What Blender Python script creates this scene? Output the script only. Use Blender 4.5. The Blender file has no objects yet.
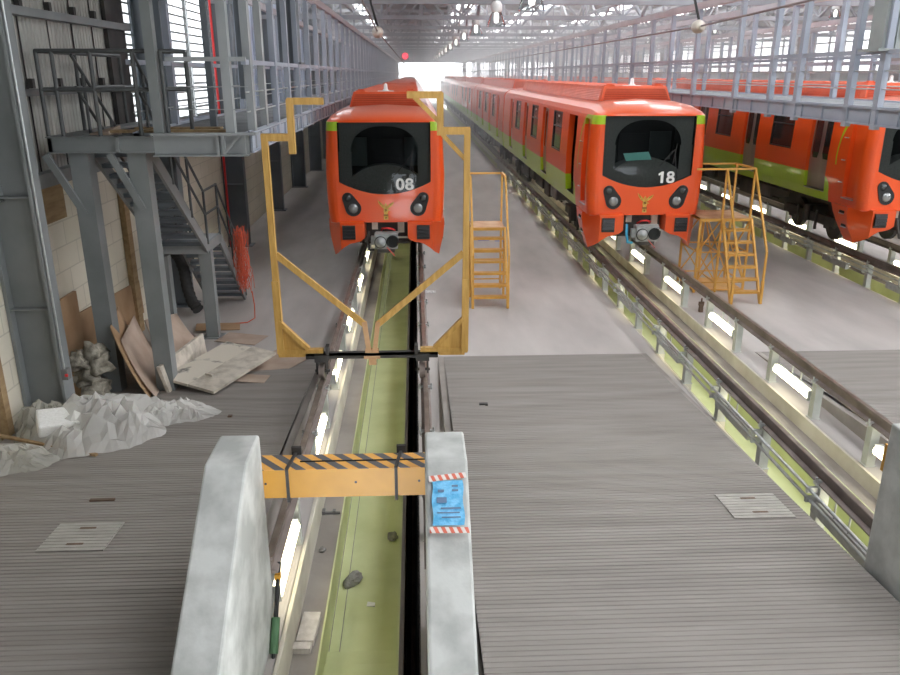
import bpy, math, random
from mathutils import Vector, Matrix, noise
random.seed(7)
SC = bpy.context.scene
COL = SC.collection
PI = math.pi

# ------------------------------------------------------------------ materials
def _nt(name):
    m = bpy.data.materials.new(name); m.use_nodes = True
    nt = m.node_tree
    return m, nt, nt.nodes['Principled BSDF'], nt.nodes['Material Output']

def paint(name, c1, c2=None, rough=.5, metal=0., scale=3., bump=0., bscale=None, coat=0., detail=4., contrast=(.35, .65), spec=None, stretch=None):
    """two colours mixed by noise: dirt, wear, grain of the thing itself"""
    m, nt, b, out = _nt(name)
    b.inputs['Roughness'].default_value = rough
    b.inputs['Metallic'].default_value = metal
    if coat: b.inputs['Coat Weight'].default_value = coat; b.inputs['Coat Roughness'].default_value = .08
    if spec is not None: b.inputs['Specular IOR Level'].default_value = spec
    tc = nt.nodes.new('ShaderNodeTexCoord')
    src = tc.outputs['Object']
    if stretch:
        mp = nt.nodes.new('ShaderNodeMapping'); mp.inputs['Scale'].default_value = stretch
        nt.links.new(src, mp.inputs['Vector']); src = mp.outputs['Vector']
    if c2 is None:
        b.inputs['Base Color'].default_value = (*c1, 1)
    else:
        n = nt.nodes.new('ShaderNodeTexNoise'); n.inputs['Scale'].default_value = scale; n.inputs['Detail'].default_value = detail
        nt.links.new(src, n.inputs['Vector'])
        r = nt.nodes.new('ShaderNodeValToRGB')
        r.color_ramp.elements[0].position = contrast[0]; r.color_ramp.elements[1].position = contrast[1]
        r.color_ramp.elements[0].color = (*c1, 1); r.color_ramp.elements[1].color = (*c2, 1)
        nt.links.new(n.outputs['Fac'], r.inputs['Fac'])
        nt.links.new(r.outputs['Color'], b.inputs['Base Color'])
    if bump:
        n2 = nt.nodes.new('ShaderNodeTexNoise'); n2.inputs['Scale'].default_value = bscale or scale * 6; n2.inputs['Detail'].default_value = 5
        nt.links.new(src, n2.inputs['Vector'])
        bp = nt.nodes.new('ShaderNodeBump'); bp.inputs['Strength'].default_value = bump; bp.inputs['Distance'].default_value = .02
        nt.links.new(n2.outputs['Fac'], bp.inputs['Height']); nt.links.new(bp.outputs['Normal'], b.inputs['Normal'])
    return m

def glow(name, col, strength):
    m, nt, b, out = _nt(name)
    b.inputs['Base Color'].default_value = (*col, 1)
    b.inputs['Emission Color'].default_value = (*col, 1); b.inputs['Emission Strength'].default_value = strength
    return m

class X:
    """small expression builder for shader maths"""
    def __init__(s, nt): s.nt = nt
    def op(s, o, a, b=0., c=None):
        n = s.nt.nodes.new('ShaderNodeMath'); n.operation = o
        for i, v in enumerate((a, b) if c is None else (a, b, c)):
            if isinstance(v, (int, float)): n.inputs[i].default_value = v
            else: s.nt.links.new(v, n.inputs[i])
        return n.outputs[0]
    def gt(s, a, b): return s.op('GREATER_THAN', a, b)
    def lt(s, a, b): return s.op('LESS_THAN', a, b)
    def mul(s, a, b): return s.op('MULTIPLY', a, b)
    def add(s, a, b): return s.op('ADD', a, b)
    def sub(s, a, b): return s.op('SUBTRACT', a, b)
    def mx(s, a, b): return s.op('MAXIMUM', a, b)

ORANGE = (.80, .092, .012); GREEN = (.37, .58, .02)
def train_paint(name, cab):
    m, nt, b, out = _nt(name)
    e = X(nt)
    tc = nt.nodes.new('ShaderNodeTexCoord'); sp = nt.nodes.new('ShaderNodeSeparateXYZ')
    nt.links.new(tc.outputs['Object'], sp.inputs[0])
    y, z = sp.outputs[1], sp.outputs[2]
    if cab:
        # lower band with a rounded front end
        dy = e.mx(e.sub(1.95, y), 0.); dz = e.mx(e.sub(z, 2.02), 0.)
        d = e.op('SQRT', e.add(e.mul(dy, dy), e.mul(dz, dz)))
        low = e.mul(e.mul(e.lt(z, 2.37), e.gt(y, 1.6)), e.lt(d, .35))
        low = e.mx(low, e.mul(e.lt(z, 2.37), e.gt(y, 1.95)))
        # arch from the brow down behind the cab door
        ey = e.sub(y, .62); ez = e.sub(z, 2.95)
        o_ = e.add(e.mul(e.op('DIVIDE', ey, .82), e.op('DIVIDE', ey, .82)), e.mul(e.op('DIVIDE', ez, 1.12), e.op('DIVIDE', ez, 1.12)))
        i_ = e.add(e.mul(e.op('DIVIDE', ey, .765), e.op('DIVIDE', ey, .765)), e.mul(e.op('DIVIDE', ez, .94), e.op('DIVIDE', ez, .94)))
        arch = e.mul(e.mul(e.lt(o_, 1.), e.gt(i_, 1.)), e.mul(e.gt(y, .62), e.gt(z, 2.7)))
        bar = e.mul(e.mul(e.lt(y, .62), e.gt(e.op('ABSOLUTE', sp.outputs[0]), 1.06)), e.mul(e.gt(z, 3.86), e.lt(z, 4.066)))
        mask = e.mx(low, e.mx(arch, bar))
    else:
        mask = e.lt(z, 2.37)
    n = nt.nodes.new('ShaderNodeTexNoise'); n.inputs['Scale'].default_value = .9; n.inputs['Detail'].default_value = 6
    nt.links.new(tc.outputs['Object'], n.inputs['Vector'])
    r = nt.nodes.new('ShaderNodeValToRGB')
    r.color_ramp.elements[0].color = (*[c * .93 for c in ORANGE], 1); r.color_ramp.elements[1].color = (*ORANGE, 1)
    nt.links.new(n.outputs['Fac'], r.inputs['Fac'])
    mix = nt.nodes.new('ShaderNodeMixRGB'); mix.inputs['Color2'].default_value = (*GREEN, 1)
    nt.links.new(mask, mix.inputs['Fac']); nt.links.new(r.outputs['Color'], mix.inputs['Color1'])
    # dust settled on the roof, a matter of which way the sheet faces
    geo = nt.nodes.new('ShaderNodeNewGeometry'); sn = nt.nodes.new('ShaderNodeSeparateXYZ')
    nt.links.new(geo.outputs['Normal'], sn.inputs[0])
    du = e.op('MULTIPLY', e.op('POWER', e.mx(sn.outputs[2], 0.), 3.), .42)
    mix2 = nt.nodes.new('ShaderNodeMixRGB'); mix2.inputs['Color2'].default_value = (.55, .36, .30, 1)
    nt.links.new(du, mix2.inputs['Fac']); nt.links.new(mix.outputs['Color'], mix2.inputs['Color1'])
    nt.links.new(mix2.outputs['Color'], b.inputs['Base Color'])
    b.inputs['Roughness'].default_value = .28
    b.inputs['Coat Weight'].default_value = .3; b.inputs['Coat Roughness'].default_value = .06
    return m

def brick(name, c1, c2, mortar, sx, sy, axis='yz', rough=.8, mort=.012):
    m, nt, b, out = _nt(name)
    tc = nt.nodes.new('ShaderNodeTexCoord'); sp = nt.nodes.new('ShaderNodeSeparateXYZ'); cb = nt.nodes.new('ShaderNodeCombineXYZ')
    nt.links.new(tc.outputs['Object'], sp.inputs[0])
    nt.links.new(sp.outputs['XYZ'.index(axis[0].upper())], cb.inputs[0]); nt.links.new(sp.outputs['XYZ'.index(axis[1].upper())], cb.inputs[1])
    t = nt.nodes.new('ShaderNodeTexBrick')
    t.inputs['Color1'].default_value = (*c1, 1); t.inputs['Color2'].default_value = (*c2, 1); t.inputs['Mortar'].default_value = (*mortar, 1)
    t.inputs['Scale'].default_value = 1.; t.inputs['Brick Width'].default_value = sx; t.inputs['Row Height'].default_value = sy; t.inputs['Mortar Size'].default_value = mort
    nt.links.new(cb.outputs[0], t.inputs['Vector'])
    n = nt.nodes.new('ShaderNodeTexNoise'); n.inputs['Scale'].default_value = .7; n.inputs['Detail'].default_value = 5
    nt.links.new(tc.outputs['Object'], n.inputs['Vector'])
    mx = nt.nodes.new('ShaderNodeMixRGB'); mx.blend_type = 'MULTIPLY'; mx.inputs['Fac'].default_value = .35
    nt.links.new(t.outputs['Color'], mx.inputs['Color1']); nt.links.new(n.outputs['Fac'], mx.inputs['Color2'])
    nt.links.new(mx.outputs['Color'], b.inputs['Base Color'])
    bp = nt.nodes.new('ShaderNodeBump'); bp.inputs['Strength'].default_value = .4; bp.inputs['Distance'].default_value = .01; bp.invert = True
    nt.links.new(t.outputs['Fac'], bp.inputs['Height']); nt.links.new(bp.outputs['Normal'], b.inputs['Normal'])
    b.inputs['Roughness'].default_value = rough
    return m

def glass(name, tint, clear, rough=.03):
    m, nt, b, out = _nt(name)
    tr = nt.nodes.new('ShaderNodeBsdfTransparent'); tr.inputs['Color'].default_value = (*tint, 1)
    gl = nt.nodes.new('ShaderNodeBsdfGlossy'); gl.inputs['Roughness'].default_value = rough; gl.inputs['Color'].default_value = (.9, .95, 1, 1)
    fr = nt.nodes.new('ShaderNodeFresnel'); fr.inputs['IOR'].default_value = 1.2
    mx = nt.nodes.new('ShaderNodeMixShader')
    nt.links.new(fr.outputs[0], mx.inputs[0]); nt.links.new(tr.outputs[0], mx.inputs[1]); nt.links.new(gl.outputs[0], mx.inputs[2])
    nt.links.new(mx.outputs[0], out.inputs['Surface'])
    return m

def film(name, col, alpha, rough=.2):
    """thin translucent plastic sheet"""
    m, nt, b, out = _nt(name)
    b.inputs['Base Color'].default_value = (*col, 1); b.inputs['Roughness'].default_value = rough
    tl = nt.nodes.new('ShaderNodeBsdfTranslucent'); tl.inputs['Color'].default_value = (*col, 1)
    tr = nt.nodes.new('ShaderNodeBsdfTransparent')
    m1 = nt.nodes.new('ShaderNodeMixShader'); m1.inputs[0].default_value = .35
    nt.links.new(b.outputs[0], m1.inputs[1]); nt.links.new(tl.outputs[0], m1.inputs[2])
    m2 = nt.nodes.new('ShaderNodeMixShader'); m2.inputs[0].default_value = alpha
    nt.links.new(tr.outputs[0], m2.inputs[1]); nt.links.new(m1.outputs[0], m2.inputs[2])
    nt.links.new(m2.outputs[0], out.inputs['Surface'])
    return m

def stripes(name, ca, cb, period, slant):
    m, nt, b, out = _nt(name); e = X(nt)
    tc = nt.nodes.new('ShaderNodeTexCoord'); sp = nt.nodes.new('ShaderNodeSeparateXYZ'); nt.links.new(tc.outputs['Object'], sp.inputs[0])
    f = e.op('FRACT', e.op('DIVIDE', e.add(sp.outputs[0], e.mul(sp.outputs[1], slant)), period))
    mx = nt.nodes.new('ShaderNodeMixRGB'); mx.inputs['Color1'].default_value = (*ca, 1); mx.inputs['Color2'].default_value = (*cb, 1)
    nt.links.new(e.gt(f, .5), mx.inputs['Fac']); nt.links.new(mx.outputs['Color'], b.inputs['Base Color']); b.inputs['Roughness'].default_value = .6
    return m

M = {}
M['floor'] = paint('floor_concrete', (.36, .335, .318), (.50, .468, .446), .68, scale=1.1, bump=.06, bscale=30, detail=10, contrast=(.3, .68), stretch=(1., .28, 1))
M['rib'] = paint('ribbed_concrete', (.205, .187, .172), (.295, .27, .248), .8, scale=1.6, bump=.1, bscale=12, detail=10, contrast=(.25, .72), stretch=(.35, 4., 1))
M['curb'] = paint('pit_curb_concrete', (.54, .50, .41), (.70, .67, .57), .8, scale=1.6, bump=.1, bscale=20, detail=9)
M['walk'] = paint('pit_walkway_concrete', (.26, .235, .215), (.36, .33, .30), .8, scale=1.2, bump=.1, bscale=25, detail=8)
M['pit'] = paint('pit_floor_green', (.52, .56, .28), (.66, .70, .41), .6, scale=1.5, bump=.08, bscale=30, detail=10, contrast=(.25, .7))
M['orange_dark'] = paint('fairing_slot_shade', (.42, .055, .014), (.48, .07, .02), .5, scale=3)  # darker orange puts the shade of the louvre slots into the colour
M['dark'] = paint('trench_shade', (.012, .011, .01), None, .9)  # near-black colour stands in for the shade inside the open trench
M['railing'] = paint('dark_railing', (.06, .065, .065), (.085, .09, .09), .5, scale=3)
M['buffer'] = paint('buffer_concrete', (.38, .39, .37), (.56, .575, .55), .8, scale=3., bump=.1, bscale=25, detail=12, contrast=(.38, .62))
M['deckgrey'] = paint('deck_plate_grey', (.17, .18, .19), (.23, .24, .25), .85, scale=2, detail=6)
M['steel'] = paint('grey_steel', (.185, .20, .20), (.24, .255, .258), .5, scale=1.2, detail=6)
M['steel_dark'] = paint('blue_grey_steel', (.105, .125, .145), (.15, .17, .19), .5, scale=.8, detail=6)
M['steel_light'] = paint('pale_grey_steel', (.28, .30, .305), (.35, .37, .375), .5, scale=1.2, detail=6)
M['catwalk'] = paint('catwalk_steel', (.28, .31, .37), (.36, .39, .45), .5, scale=1., detail=6)
M['rail'] = paint('rail_steel', (.15, .12, .105), (.25, .205, .185), .5, metal=.25, scale=2.5, detail=8)
M['railtop'] = paint('rail_running_surface', (.30, .25, .21), (.42, .36, .31), .3, metal=.7, scale=4)
M['post'] = paint('rail_post_paint', (.43, .45, .42), (.52, .54, .51), .5, scale=4)
M['galv'] = paint('galvanised', (.42, .44, .44), (.55, .57, .57), .38, metal=.6, scale=8)
M['yellow'] = paint('yellow_paint', (.50, .24, .010), (.57, .28, .016), .42, scale=3)
M['yellow_frame'] = paint('ochre_timber_frame', (.47, .27, .06), (.60, .365, .10), .55, scale=5, stretch=(4, 4, .6), detail=8)
M['ystair'] = paint('worn_yellow_paint', (.56, .29, .05), (.66, .36, .075), .5, scale=5, detail=8)
M['ytread'] = paint('worn_tread', (.46, .25, .12), (.60, .38, .21), .6, scale=4)
M['black'] = paint('black_plastic', (.012, .012, .013), None, .38)
M['rubber'] = paint('black_rubber', (.018, .018, .018), (.03, .03, .03), .7, scale=20)
M['under'] = paint('underframe', (.025, .024, .024), (.06, .055, .05), .6, scale=3)
M['undergrey'] = paint('underframe_grey', (.13, .13, .13), (.19, .19, .185), .5, scale=3)
M['orange_cab'] = train_paint('orange_green_cab_paint', True)
M['orange_car'] = train_paint('orange_green_car_paint', False)
M['orange'] = paint('orange_paint', tuple(c * .95 for c in ORANGE), ORANGE, .3, coat=.5, scale=1)
M['orange_ac'] = paint('orange_fairing', (.62, .085, .02), (.72, .115, .035), .42, scale=2)
M['stainless'] = paint('door_stainless', (.33, .27, .25), (.42, .35, .32), .3, metal=.75, scale=2, stretch=(1, 1, .2))
M['glassdark'] = paint('dark_window_glass', (.022, .024, .024), None, .06, spec=.8)
M['windshield'] = glass('windshield_glass', (.5, .53, .52), .8)
M['liner'] = paint('cab_liner', (.17, .17, .17), (.21, .21, .21), .9, scale=30)
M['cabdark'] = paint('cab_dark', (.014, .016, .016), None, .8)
M['cabgreen'] = paint('cab_back_panel', (.09, .115, .115), None, .6)
M['white'] = paint('white_paint', (.80, .80, .78), None, .5)
M['gold'] = paint('gold_emblem', (.62, .33, .05), (.75, .47, .12), .35, metal=.5, scale=20)
M['golddark'] = paint('emblem_brown', (.25, .10, .015), None, .5)
M['lens'] = paint('lamp_lens', (.30, .31, .31), None, .12, metal=.4)
M['lensdark'] = paint('lamp_lens_dark', (.06, .065, .065), None, .15, metal=.2)
M['couple'] = paint('coupler_grey', (.27, .29, .29), (.36, .38, .37), .45, scale=8)
M['red'] = paint('red_hose', (.65, .03, .03), None, .45)
M['pink'] = paint('red_strap', (.70, .12, .10), None, .5)
M['blueclip'] = paint('blue_hose', (.05, .38, .62), None, .45)
M['cream'] = brick('cream_block_wall', (.80, .74, .60), (.85, .79, .66), (.66, .61, .50), .8, .4, 'yz')
M['corr'] = paint('corrugated_white', (.40, .40, .37), (.52, .51, .47), .6, scale=1.5, detail=8, stretch=(1, 1, .25))
M['bluepanel'] = paint('blue_grey_panel', (.42, .48, .60), (.50, .56, .68), .5, scale=1.)
M['roof'] = paint('roof_sheet', (.10, .10, .105), (.15, .15, .155), .6, scale=1.)
M['truss'] = paint('truss_steel', (.24, .25, .275), (.31, .32, .345), .5, scale=1.)
M['truss2'] = paint('eave_beam', (.38, .36, .38), (.44, .42, .44), .5, scale=1.)
M['sky'] = glow('skylight_daylight', (.97, .98, 1.), 8.8)
M['louvre_glow'] = glow('daylit_louvre_pane', (.95, .98, 1.), 1.4)
M['rightwin'] = glow('daylit_side_window', (.96, .98, 1.), 1.8)
M['tube'] = glow('fluorescent_tube', (1., .92, .64), 7.)
M['bulb'] = glow('high_bay_bulb', (1., .97, .9), 3.)
M['redlamp'] = glow('red_signal', (1., .02, .06), 3.)
M['bell'] = glass('lamp_bell_glass', (.78, .80, .80), .8, .12)
M['cap'] = paint('lamp_cap', (.62, .63, .62), None, .4)
M['wood'] = paint('dirty_board', (.38, .34, .28), (.60, .55, .47), .8, scale=6, detail=10, contrast=(.3, .6), bump=.1)
M['woodstain'] = paint('stained_board', (.10, .10, .095), (.62, .57, .48), .8, scale=2.6, detail=6, contrast=(.33, .43), bump=.1)
M['plank'] = paint('brown_plank', (.26, .17, .085), (.36, .25, .13), .8, scale=4, stretch=(3, .5, 3), detail=8)
M['card'] = paint('cardboard', (.33, .205, .11), (.40, .26, .15), .85, scale=2.5)
M['card2'] = paint('cardboard_pale', (.38, .285, .22), (.46, .36, .29), .85, scale=2.5)
M['film'] = film('plastic_film', (.90, .90, .86), .50, .08)
M['film2'] = film('dusty_plastic_film', (.66, .65, .58), .48, .12)
M['foam'] = paint('white_foam', (.72, .72, .68), (.82, .82, .79), .8, scale=30, bump=.3, bscale=120)
M['fluff'] = paint('grey_rags', (.17, .155, .125), (.42, .39, .32), .95, scale=9, bump=.6, bscale=30)
M['net'] = paint('orange_net', (.55, .08, .035), (.66, .13, .06), .6, scale=10)
M['poster'] = paint('blue_notice', (.10, .42, .72), (.22, .58, .86), .35, scale=14, detail=8, bump=.3, bscale=30, contrast=(.42, .6))
M['posterink'] = paint('notice_print', (.13, .2, .32), None, .6)
M['tape'] = stripes('red_white_tape', (.75, .70, .66), (.68, .16, .10), .06, .5)
M['hazard'] = stripes('hazard_stripes', (.78, .40, .09), (.11, .105, .11), .19, .9)
M['hatch'] = paint('hatch_plate', (.33, .315, .285), (.41, .39, .355), .65, scale=4, detail=8)
M['rust'] = paint('rusty_pipe', (.10, .065, .045), (.17, .11, .075), .8, scale=6)
M['paper'] = paint('paper', (.80, .80, .80), None, .7)
M['paperblue'] = paint('turquoise_paper', (.30, .78, .72), None, .7)
M['stone'] = paint('grey_stone', (.20, .195, .18), (.30, .29, .27), .85, scale=8, bump=.3)
M['brickw'] = paint('white_block', (.52, .48, .43), (.66, .62, .57), .85, scale=12, bump=.3, bscale=60)
M['green'] = paint('green_sleeve', (.07, .16, .075), None, .55)
M['bluetape'] = paint('blue_tape', (.03, .16, .55), None, .5)
M['ceramic'] = paint('insulator_cream', (.58, .54, .46), (.66, .62, .55), .3, scale=6)
M['brown'] = paint('brown_column', (.16, .12, .115), (.21, .165, .155), .6, scale=1)
M['boxgrey'] = paint('grey_green_box', (.27, .30, .29), (.32, .35, .34), .5, scale=2)
M['groundout'] = paint('outdoor_ground', (.5, .48, .45), (.6, .58, .55), .9, scale=.2)

# ------------------------------------------------------------------ mesh builder
class MB:
    def __init__(s): s.v = []; s.f = []; s.m = []; s.sm = []
    def _add(s, vs, fs, mi=0, smooth=False):
        o = len(s.v); s.v += [tuple(v) for v in vs]
        for f in fs: s.f.append([o + i for i in f]); s.m.append(mi); s.sm.append(smooth)
    def box(s, x0, x1, y0, y1, z0, z1, mi=0):
        vs = [(x, y, z) for z in (z0, z1) for y in (y0, y1) for x in (x0, x1)]
        s._add(vs, [(0, 2, 3, 1), (4, 5, 7, 6), (0, 1, 5, 4), (2, 6, 7, 3), (0, 4, 6, 2), (1, 3, 7, 5)], mi); return s
    def hexa(s, vs, mi=0):
        s._add(vs, [(0, 2, 3, 1), (4, 5, 7, 6), (0, 1, 5, 4), (2, 6, 7, 3), (0, 4, 6, 2), (1, 3, 7, 5)], mi); return s
    def bar(s, p, q, w, h=None, mi=0, up=(0, 0, 1)):
        p, q = Vector(p), Vector(q); h = h or w; d = (q - p).normalized(); u = Vector(up)
        if abs(d.dot(u)) > .98: u = Vector((0, 1, 0))
        r = d.cross(u).normalized(); u = r.cross(d).normalized()
        vs = []
        for c in (p, q):
            for b in (-1, 1):
                for a in (-1, 1): vs.append(c + r * (a * w / 2) + u * (b * h / 2))
        s._add(vs, [(0, 1, 3, 2), (4, 6, 7, 5), (0, 4, 5, 1), (2, 3, 7, 6), (0, 2, 6, 4), (1, 5, 7, 3)], mi); return s
    def tube(s, pts, r, n=8, mi=0, caps=True):
        pts = [Vector(p) for p in pts]; rings = []; k = len(pts)
        rr = r if isinstance(r, (list, tuple)) else [r] * k
        ref = None
        for i, p in enumerate(pts):
            d = ((pts[min(i + 1, k - 1)] - p).normalized() + (p - pts[max(i - 1, 0)]).normalized())
            if d.length < 1e-6: d = pts[min(i + 1, k - 1)] - pts[max(i - 1, 0)]
            d.normalize()
            if ref is None: ref = Vector((0, 0, 1)) if abs(d.z) < .9 else Vector((1, 0, 0))
            a = d.cross(ref)
            if a.length < 1e-4: a = d.cross(Vector((0, 1, .3)))
            a.normalize(); b = a.cross(d).normalized(); ref = b
            rings.append([p + (a * math.cos(2 * PI * j / n) + b * math.sin(2 * PI * j / n)) * rr[i] for j in range(n)])
        vs = [v for g in rings for v in g]
        fs = [(i * n + j, i * n + (j + 1) % n, (i + 1) * n + (j + 1) % n, (i + 1) * n + j) for i in range(k - 1) for j in range(n)]
        s._add(vs, fs, mi, n > 5)
        if caps: s._add(rings[0], [tuple(range(n))[::-1]], mi); s._add(rings[-1], [tuple(range(n))], mi)
        return s
    def cyl(s, p, q, r, n=16, mi=0): return s.tube([p, q], r, n, mi)
    def prism(s, poly, axis, a, b, mi=0):
        """polygon extruded along an axis: 'y' poly in (x,z); 'x' poly in (y,z); 'z' poly in (x,y)"""
        def P(u, v, w): return {'y': (u, w, v), 'x': (w, u, v), 'z': (u, v, w)}[axis]
        n = len(poly)
        vs = [P(u, v, a) for u, v in poly] + [P(u, v, b) for u, v in poly]
        s._add(vs, [tuple(range(n))[::-1], tuple(range(n, 2 * n))] + [(i, (i + 1) % n, n + (i + 1) % n, n + i) for i in range(n)], mi); return s
    def lathe(s, prof, c, n=20, mi=0, axis='z'):
        vs = []
        for r, z in prof:
            for j in range(n):
                a = 2 * PI * j / n
                t = (r * math.cos(a), r * math.sin(a), z)
                if axis == 'y': t = (t[0], t[2], t[1])
                vs.append((c[0] + t[0], c[1] + t[1], c[2] + t[2]))
        k = len(prof)
        s._add(vs, [(i * n + j, i * n + (j + 1) % n, (i + 1) * n + (j + 1) % n, (i + 1) * n + j) for i in range(k - 1) for j in range(n)], mi, True); return s
    def grid(s, pts, mi=0, smooth=True):
        """pts[i][j] rows of points"""
        a, b = len(pts), len(pts[0])
        s._add([p for r in pts for p in r], [(i * b + j, i * b + j + 1, (i + 1) * b + j + 1, (i + 1) * b + j) for i in range(a - 1) for j in range(b - 1)], mi, smooth); return s
    def build(s, name, mats, parent=None, loc=None, rot=None, bevel=0., fix=True):
        me = bpy.data.meshes.new(name); me.from_pydata(s.v, [], s.f)
        mats = mats if isinstance(mats, (list, tuple)) else [mats]
        for m in mats: me.materials.append(M[m] if isinstance(m, str) else m)
        me.polygons.foreach_set('material_index', s.m); me.polygons.foreach_set('use_smooth', s.sm)
        if fix:
            import bmesh
            bm = bmesh.new(); bm.from_mesh(me); bmesh.ops.recalc_face_normals(bm, faces=bm.faces); bm.to_mesh(me); bm.free()
        me.update()
        o = bpy.data.objects.new(name, me); COL.objects.link(o)
        if parent is not None: o.parent = parent
        if loc: o.location = loc
        if rot: o.rotation_euler = rot
        if bevel:
            b = o.modifiers.new('bevel', 'BEVEL'); b.width = bevel; b.segments = 2; b.limit_method = 'ANGLE'
        return o

def tag(o, label=None, cat=None, group=None, kind=None):
    if label: o['label'] = label
    if cat: o['category'] = cat
    if group: o['group'] = group
    if kind: o['kind'] = kind
    return o
def thing(name, label, cat, loc=(0, 0, 0), rz=0., group=None):
    o = bpy.data.objects.new(name, None); COL.objects.link(o); o.empty_display_size = .2
    o.location = loc; o.rotation_euler = (0, 0, rz)
    return tag(o, label, cat, group)
KIDS = {}
def copy_tree(o, parent=None):
    c = o.copy(); COL.objects.link(c)
    if parent is not None: c.parent = parent
    for ch in kids(o): copy_tree(ch, c)
    return c
def kids(o): return [x for x in list(COL.objects) if x.parent is o] if o.name not in KIDS else KIDS[o.name]
def struct(o): o['kind'] = 'structure'; return o
ONES = 'first second third fourth fifth sixth seventh eighth ninth tenth eleventh twelfth thirteenth fourteenth fifteenth sixteenth seventeenth eighteenth nineteenth'.split()
def nth(i):
    if i < 19: return ONES[i]
    i += 1
    t = {2: 'twent', 3: 'thirt', 4: 'fort', 5: 'fift', 6: 'sixt', 7: 'sevent', 8: 'eight', 9: 'ninet'}[i // 10]
    return t + 'ieth' if i % 10 == 0 else t + 'y-' + ONES[i % 10 - 1]

T1, T2, T3, T4 = 0., 6.12, 12.82, 19.4
YEND = 150.
# ------------------------------------------------------------------ setting: floor, pits, ramps
TR = (T1, T2, T3, T4)
mb = MB()
edges = [-5.2]
LEFT = (.66, .84, .84, .66)
for t, l in zip(TR, LEFT): edges += [t - l, t + .66]
edges.append(25.)
for i in range(0, len(edges), 2): mb.box(edges[i], edges[i + 1], -8, YEND, -.5, 0)
struct(mb.build('floor', 'floor'))
for k, t in enumerate(TR):
    rw = .50 if k == 0 else .66
    mb = MB()
    WZ = -.44 if k == 0 else -.24
    mb.box(t - LEFT[k] - .008, t - LEFT[k] + .04, 4, YEND, -.46, -.0)
    if k: mb.box(t + .62, t + .668, 4, YEND, -.46, -.0)
    struct(mb.build('trim_%d' % (k + 1), 'curb'))
    mb = MB()
    mb.box(t - LEFT[k] + .04, t - (.36 if k == 0 else .405), 4, YEND, -.6, -.44)
    if k == 0: t += .045
    mb.box(t + .405, t + (.46 if k == 0 else .62), 4, YEND, -.6, WZ)
    if k == 0: mb.box(t + .45, t + .46, 4, YEND, -1.2, -.44)
    struct(mb.build('floor_walkway', 'walk'))
    mb = MB()
    mb.box(t - .405, t + .405, 4, YEND, -1.0, -.9)
    mb.box(t - .405, t - .385, 4, YEND, -.9, -.42); mb.box(t + .385, t + .405, 4, YEND, -.9, WZ + (.02 if k == 0 else .0))
    mb.box(t - .385, t - .27, 7.05, YEND, -.9, -.885)
    mb.box(t - .385, t + .385, 4, 6.98, -.9, -.83); mb.box(t - .385, t + .385, 4, 6.7, -.83, -.76)
    mb.box(t - .272, t - .262, 7.05, YEND, -.9, -.8975, 1); mb.box(t - .386, t - .376, 7.05, YEND, -.885, -.8845, 1)
    struct(mb.build('floor_pit', ['pit', 'stone']))
    if k == 0:
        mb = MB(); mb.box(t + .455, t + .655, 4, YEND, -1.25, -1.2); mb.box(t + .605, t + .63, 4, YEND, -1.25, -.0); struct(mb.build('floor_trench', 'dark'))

RS = .075
def ramp_z(y): return max(0., min((14. - y) * RS, .72))
def ramp(x0, x1, y0=1.5, y1=14.):
    m = MB(); per = .066; prof = []
    y = y1
    prof.append((y, .002))
    while y - per > y0:
        z = ramp_z
        prof += [(y - .043, z(y - .043) + .002), (y - .050, z(y - .05) - .006), (y - .059, z(y - .059) - .006), (y - .066, z(y - .066) + .002)]
        y -= per
    b = .11
    vs = []; fs = []
    n = len(prof)
    m._add([(x0 + b, p, q) for p, q in prof] + [(x1 - b, p, q) for p, q in prof], [(i, i + 1, n + i + 1, n + i) for i in range(n - 1)], 0)
    for xa, xb in ((x0, x0 + b), (x1 - b, x1)):
        m.hexa([(xa, y0, -.02), (xb, y0, -.02), (xa, y1, -.02), (xb, y1, -.02), (xa, y0, ramp_z(y0) + .004), (xb, y0, ramp_z(y0) + .004), (xa, y1, .004), (xb, y1, .004)], 1)
    return struct(m.build('floor_ramp', ['rib', 'walk'], fix=False))
for x0, x1 in ((-5.2, -1.06), (1.06, 5.08), (7.22, 11.8), (13.8, 18.3)): ramp(x0, x1)

# walls
mb = MB(); mb.box(-5.5, -5.2, -8, YEND, 0, 3.45); struct(mb.build('wall_left', 'cream'))
mb = MB()
for z0, z1 in ((3.45, 3.66), (4.8, 4.9), (5.93, 6.05)): mb.box(-5.19, -5.0, 6, 17.1 if z0 > 4 else YEND, z0, z1)
struct(mb.build('trim_5', 'steel'))
mb = MB()
pts = []
y = 2.
while y < 17.1: pts += [(y, 0), (y + .05, 0), (y + .065, -.014), (y + .10, -.014), (y + .115, 0)]; y += .13
mb.grid([[(-5.22 + d, yy, 3.4) for yy, d in pts], [(-5.22 + d, yy, 9.3) for yy, d in pts]], 0, False)
for yy in (11.6, 12.75, 13.75, 14.7, 15.6):   # dark joints between the sheets, with clips on the girts
    if 1:
        mb.box(-5.215, -5.2, yy, yy + .022, 3.5, 9.2, 1)
        for z in (4.95, 6.1): mb.box(-5.19, -5.11, yy - .04, yy + .06, z - .04, z + .10, 1)
mb.box(-5.2, -5.12, 16.15, 17.1, 3.5, 9.3, 1)
struct(mb.build('wall_left_upper', ['corr', 'under']))
mb = MB(); mb.box(-5.5, -5.24, -8, 17.1, 3.45, 9.3); mb.box(-5.3, -5.2, 24.9, YEND, 3.45, 9.3); mb.box(-5.3, -5.2, 17.1, 24.9, 3.45, 4.05); mb.box(-5.3, -5.2, 17.1, 24.9, 7.9, 9.3)
for k in range(130): mb.box(-5.2, -5.16, 25 + k * .95, 25.08 + k * .95, 3.7, 9.3)
struct(mb.build('wall_left_far', 'bluepanel'))
nw = 0
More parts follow.
